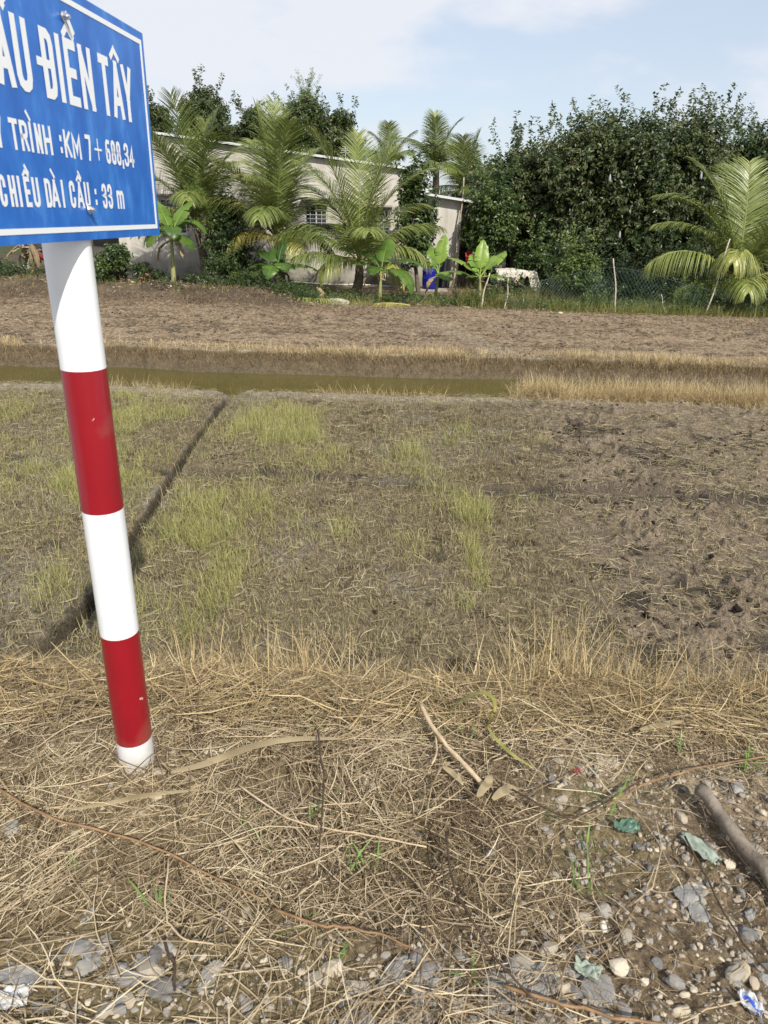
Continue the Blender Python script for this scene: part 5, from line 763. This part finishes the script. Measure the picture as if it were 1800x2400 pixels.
# fallen fronds, pale boulder, curled leaf, bags on the trees
for (pa, pb, tone, lb, L_) in [((690, 706), (790, 716), .48, 'fallen yellow frond on the field edge left of the third palm', 1.15), ((960, 722), (885, 716), .75, 'small orange frond on the field edge below the broad banana leaf', .8)]:
    A = gz(pa[0], pa[1], -.5); B = gz(pb[0], pb[1], -.5); az = math.atan2(B[1] - A[1], B[0] - A[0]); rt_ = thing('fallen_frond', lb, 'palm frond', A, 'fallen fronds'); frond(rt_, A, A + [0, 0, .05], az, .10, L_, .25, tone, .5, .2, 40, .016)
c = gz(795, 712, -.5); mb = MB(); rocks(mb, c[:1], c[1:2] + .2, np.array([.26]), np.array([.5]), .45, ICO3, None, .2, Z, .1, .7); tag(mb.build('boulder', nmat('pale_boulder', (.26, .235, .19), (.42, .39, .33), 9, .9, .5), org=(c[0], c[1], -.5), smooth=False), 'pale rounded boulder near the foot of the third palm', 'boulder')
mb = MB(); c = gz(757, 706, -.55); root = thing('dead_leaf_clump', 'curled brown dead leaf left of the pale boulder', 'dead leaf', c)
bleaf(root, c, c, D_(120), D_(70), .42, D_(60), .6, .09, BDEAD, .02); bleaf(root, c, c, D_(30), D_(40), .3, D_(60), .8, .09, BDEAD, .02)
BAG = pmat('paper_bag', (.30, .31, .31), .7)
for px, py, lb in [(1452, 551, 'white fruit bag low in the middle of the grove'), (1429, 418, 'white fruit bag high in the tallest orchard tree'), (1321, 571, 'faint fruit bag above the small glossy tree'), (1643, 412, 'white fruit bag left of the big palm fronds'), (1382, 640, 'pale fruit bag hanging low by the light green shrub')]:
    c = gy(px, py, 21.0); mb = MB(); mb.tube(np.array([c + [0, 0, .10], c + [0, 0, .085], c + [.0, 0, .05], c, c + [0.005, 0, -.07], c + [0, 0, -.085]]), np.array([.006, .012, .024, .032, .034, .02]) , 9); tag(mb.build('fruit_bag', BAG, org=c, smooth=True), lb, 'fruit bag', 'bags hung on the orchard trees')
c = gz(1312, 736, -.5); mb = MB(); rocks(mb, c[:1], c[1:2], np.array([.07]), np.array([.5]), .5, ICO2, None, .1, Z); tag(mb.build('husk', nmat('pale_husk', (.5, .38, .2), (.66, .56, .40), 20, .8, .3), org=c), 'pale husk lying on the field edge below the white tarpaulin', 'husk')
# antenna on the roof, tiny
an = thing('antenna', 'thin roof antenna standing behind the third palm', 'antenna', gy(810, 372, 24)); mb = MB(); a0 = gy(810, 376, 24); a1 = gy(810, 343, 24); mb.tube([a0, a1], .012, 6); mb.build('mast', steel, an, gy(810, 372, 24))
mb = MB()
for k_ in range(4): q = a0 + (a1 - a0) * (.55 + .14 * k_); mb.tube([q - [.16 - .02 * k_, 0, 0], q + [.16 - .02 * k_, 0, 0]], .006, 5)
mb.build('rods', steel, an, gy(810, 372, 24))
# motorbike parked in the dark porch
mo = np.array([hx(60, 600), WY + 1.4, ZG]); bike = thing('motorbike', 'motorbike parked in the dark porch under the left end of the sign', 'motorbike', mo); rub = pmat('rubber', (.02, .02, .02), .7); chrome = pmat('chrome', (.5, .5, .5), .25, .5, .9); th = np.linspace(0, 2 * np.pi, 29)
for dx in (-.62, .62):
    mb = MB(); mb.tube(np.stack([mo[0] + dx + .27 * np.cos(th), np.full(29, mo[1]), mo[2] + .29 + .27 * np.sin(th)], 1), .035, 8); w_ = mb.build('wheel', rub, bike, mo, True)
    mb = MB(); mb.tube(np.stack([mo[0] + dx + .22 * np.cos(th), np.full(29, mo[1]), mo[2] + .29 + .22 * np.sin(th)], 1), .012, 6)
    for k_ in range(12): a_ = k_ * np.pi / 6; mb.tube([[mo[0] + dx, mo[1], mo[2] + .29], [mo[0] + dx + .22 * math.cos(a_), mo[1], mo[2] + .29 + .22 * math.sin(a_)]], .004, 4)
    mb.build('rim', chrome, w_, mo)
mb = MB(); mb.tube([mo + [-.55, 0, .3], mo + [-.35, 0, .45], mo + [0, 0, .42], mo + [.3, 0, .5], mo + [.42, 0, .85]], [.05, .09, .12, .09, .05], 10); mb.tube([mo + [.42, 0, .9], mo + [.62, 0, .29]], .025, 8); mb.build('body', pmat('maroon_paint', (.2, .02, .03), .3), bike, mo, True)
mb = MB(); mb.tube([mo + [-.62, 0, .72], mo + [-.3, 0, .74], mo + [.1, 0, .68]], [.08, .11, .09], 10); mb.build('seat', rub, bike, mo, True); mb = MB(); mb.tube([mo + [.36, -.3, 1.0], mo + [.42, -.12, .96], mo + [.42, .12, .96], mo + [.36, .3, 1.0]], .013, 6); mb.build('handlebar', chrome, bike, mo, True)
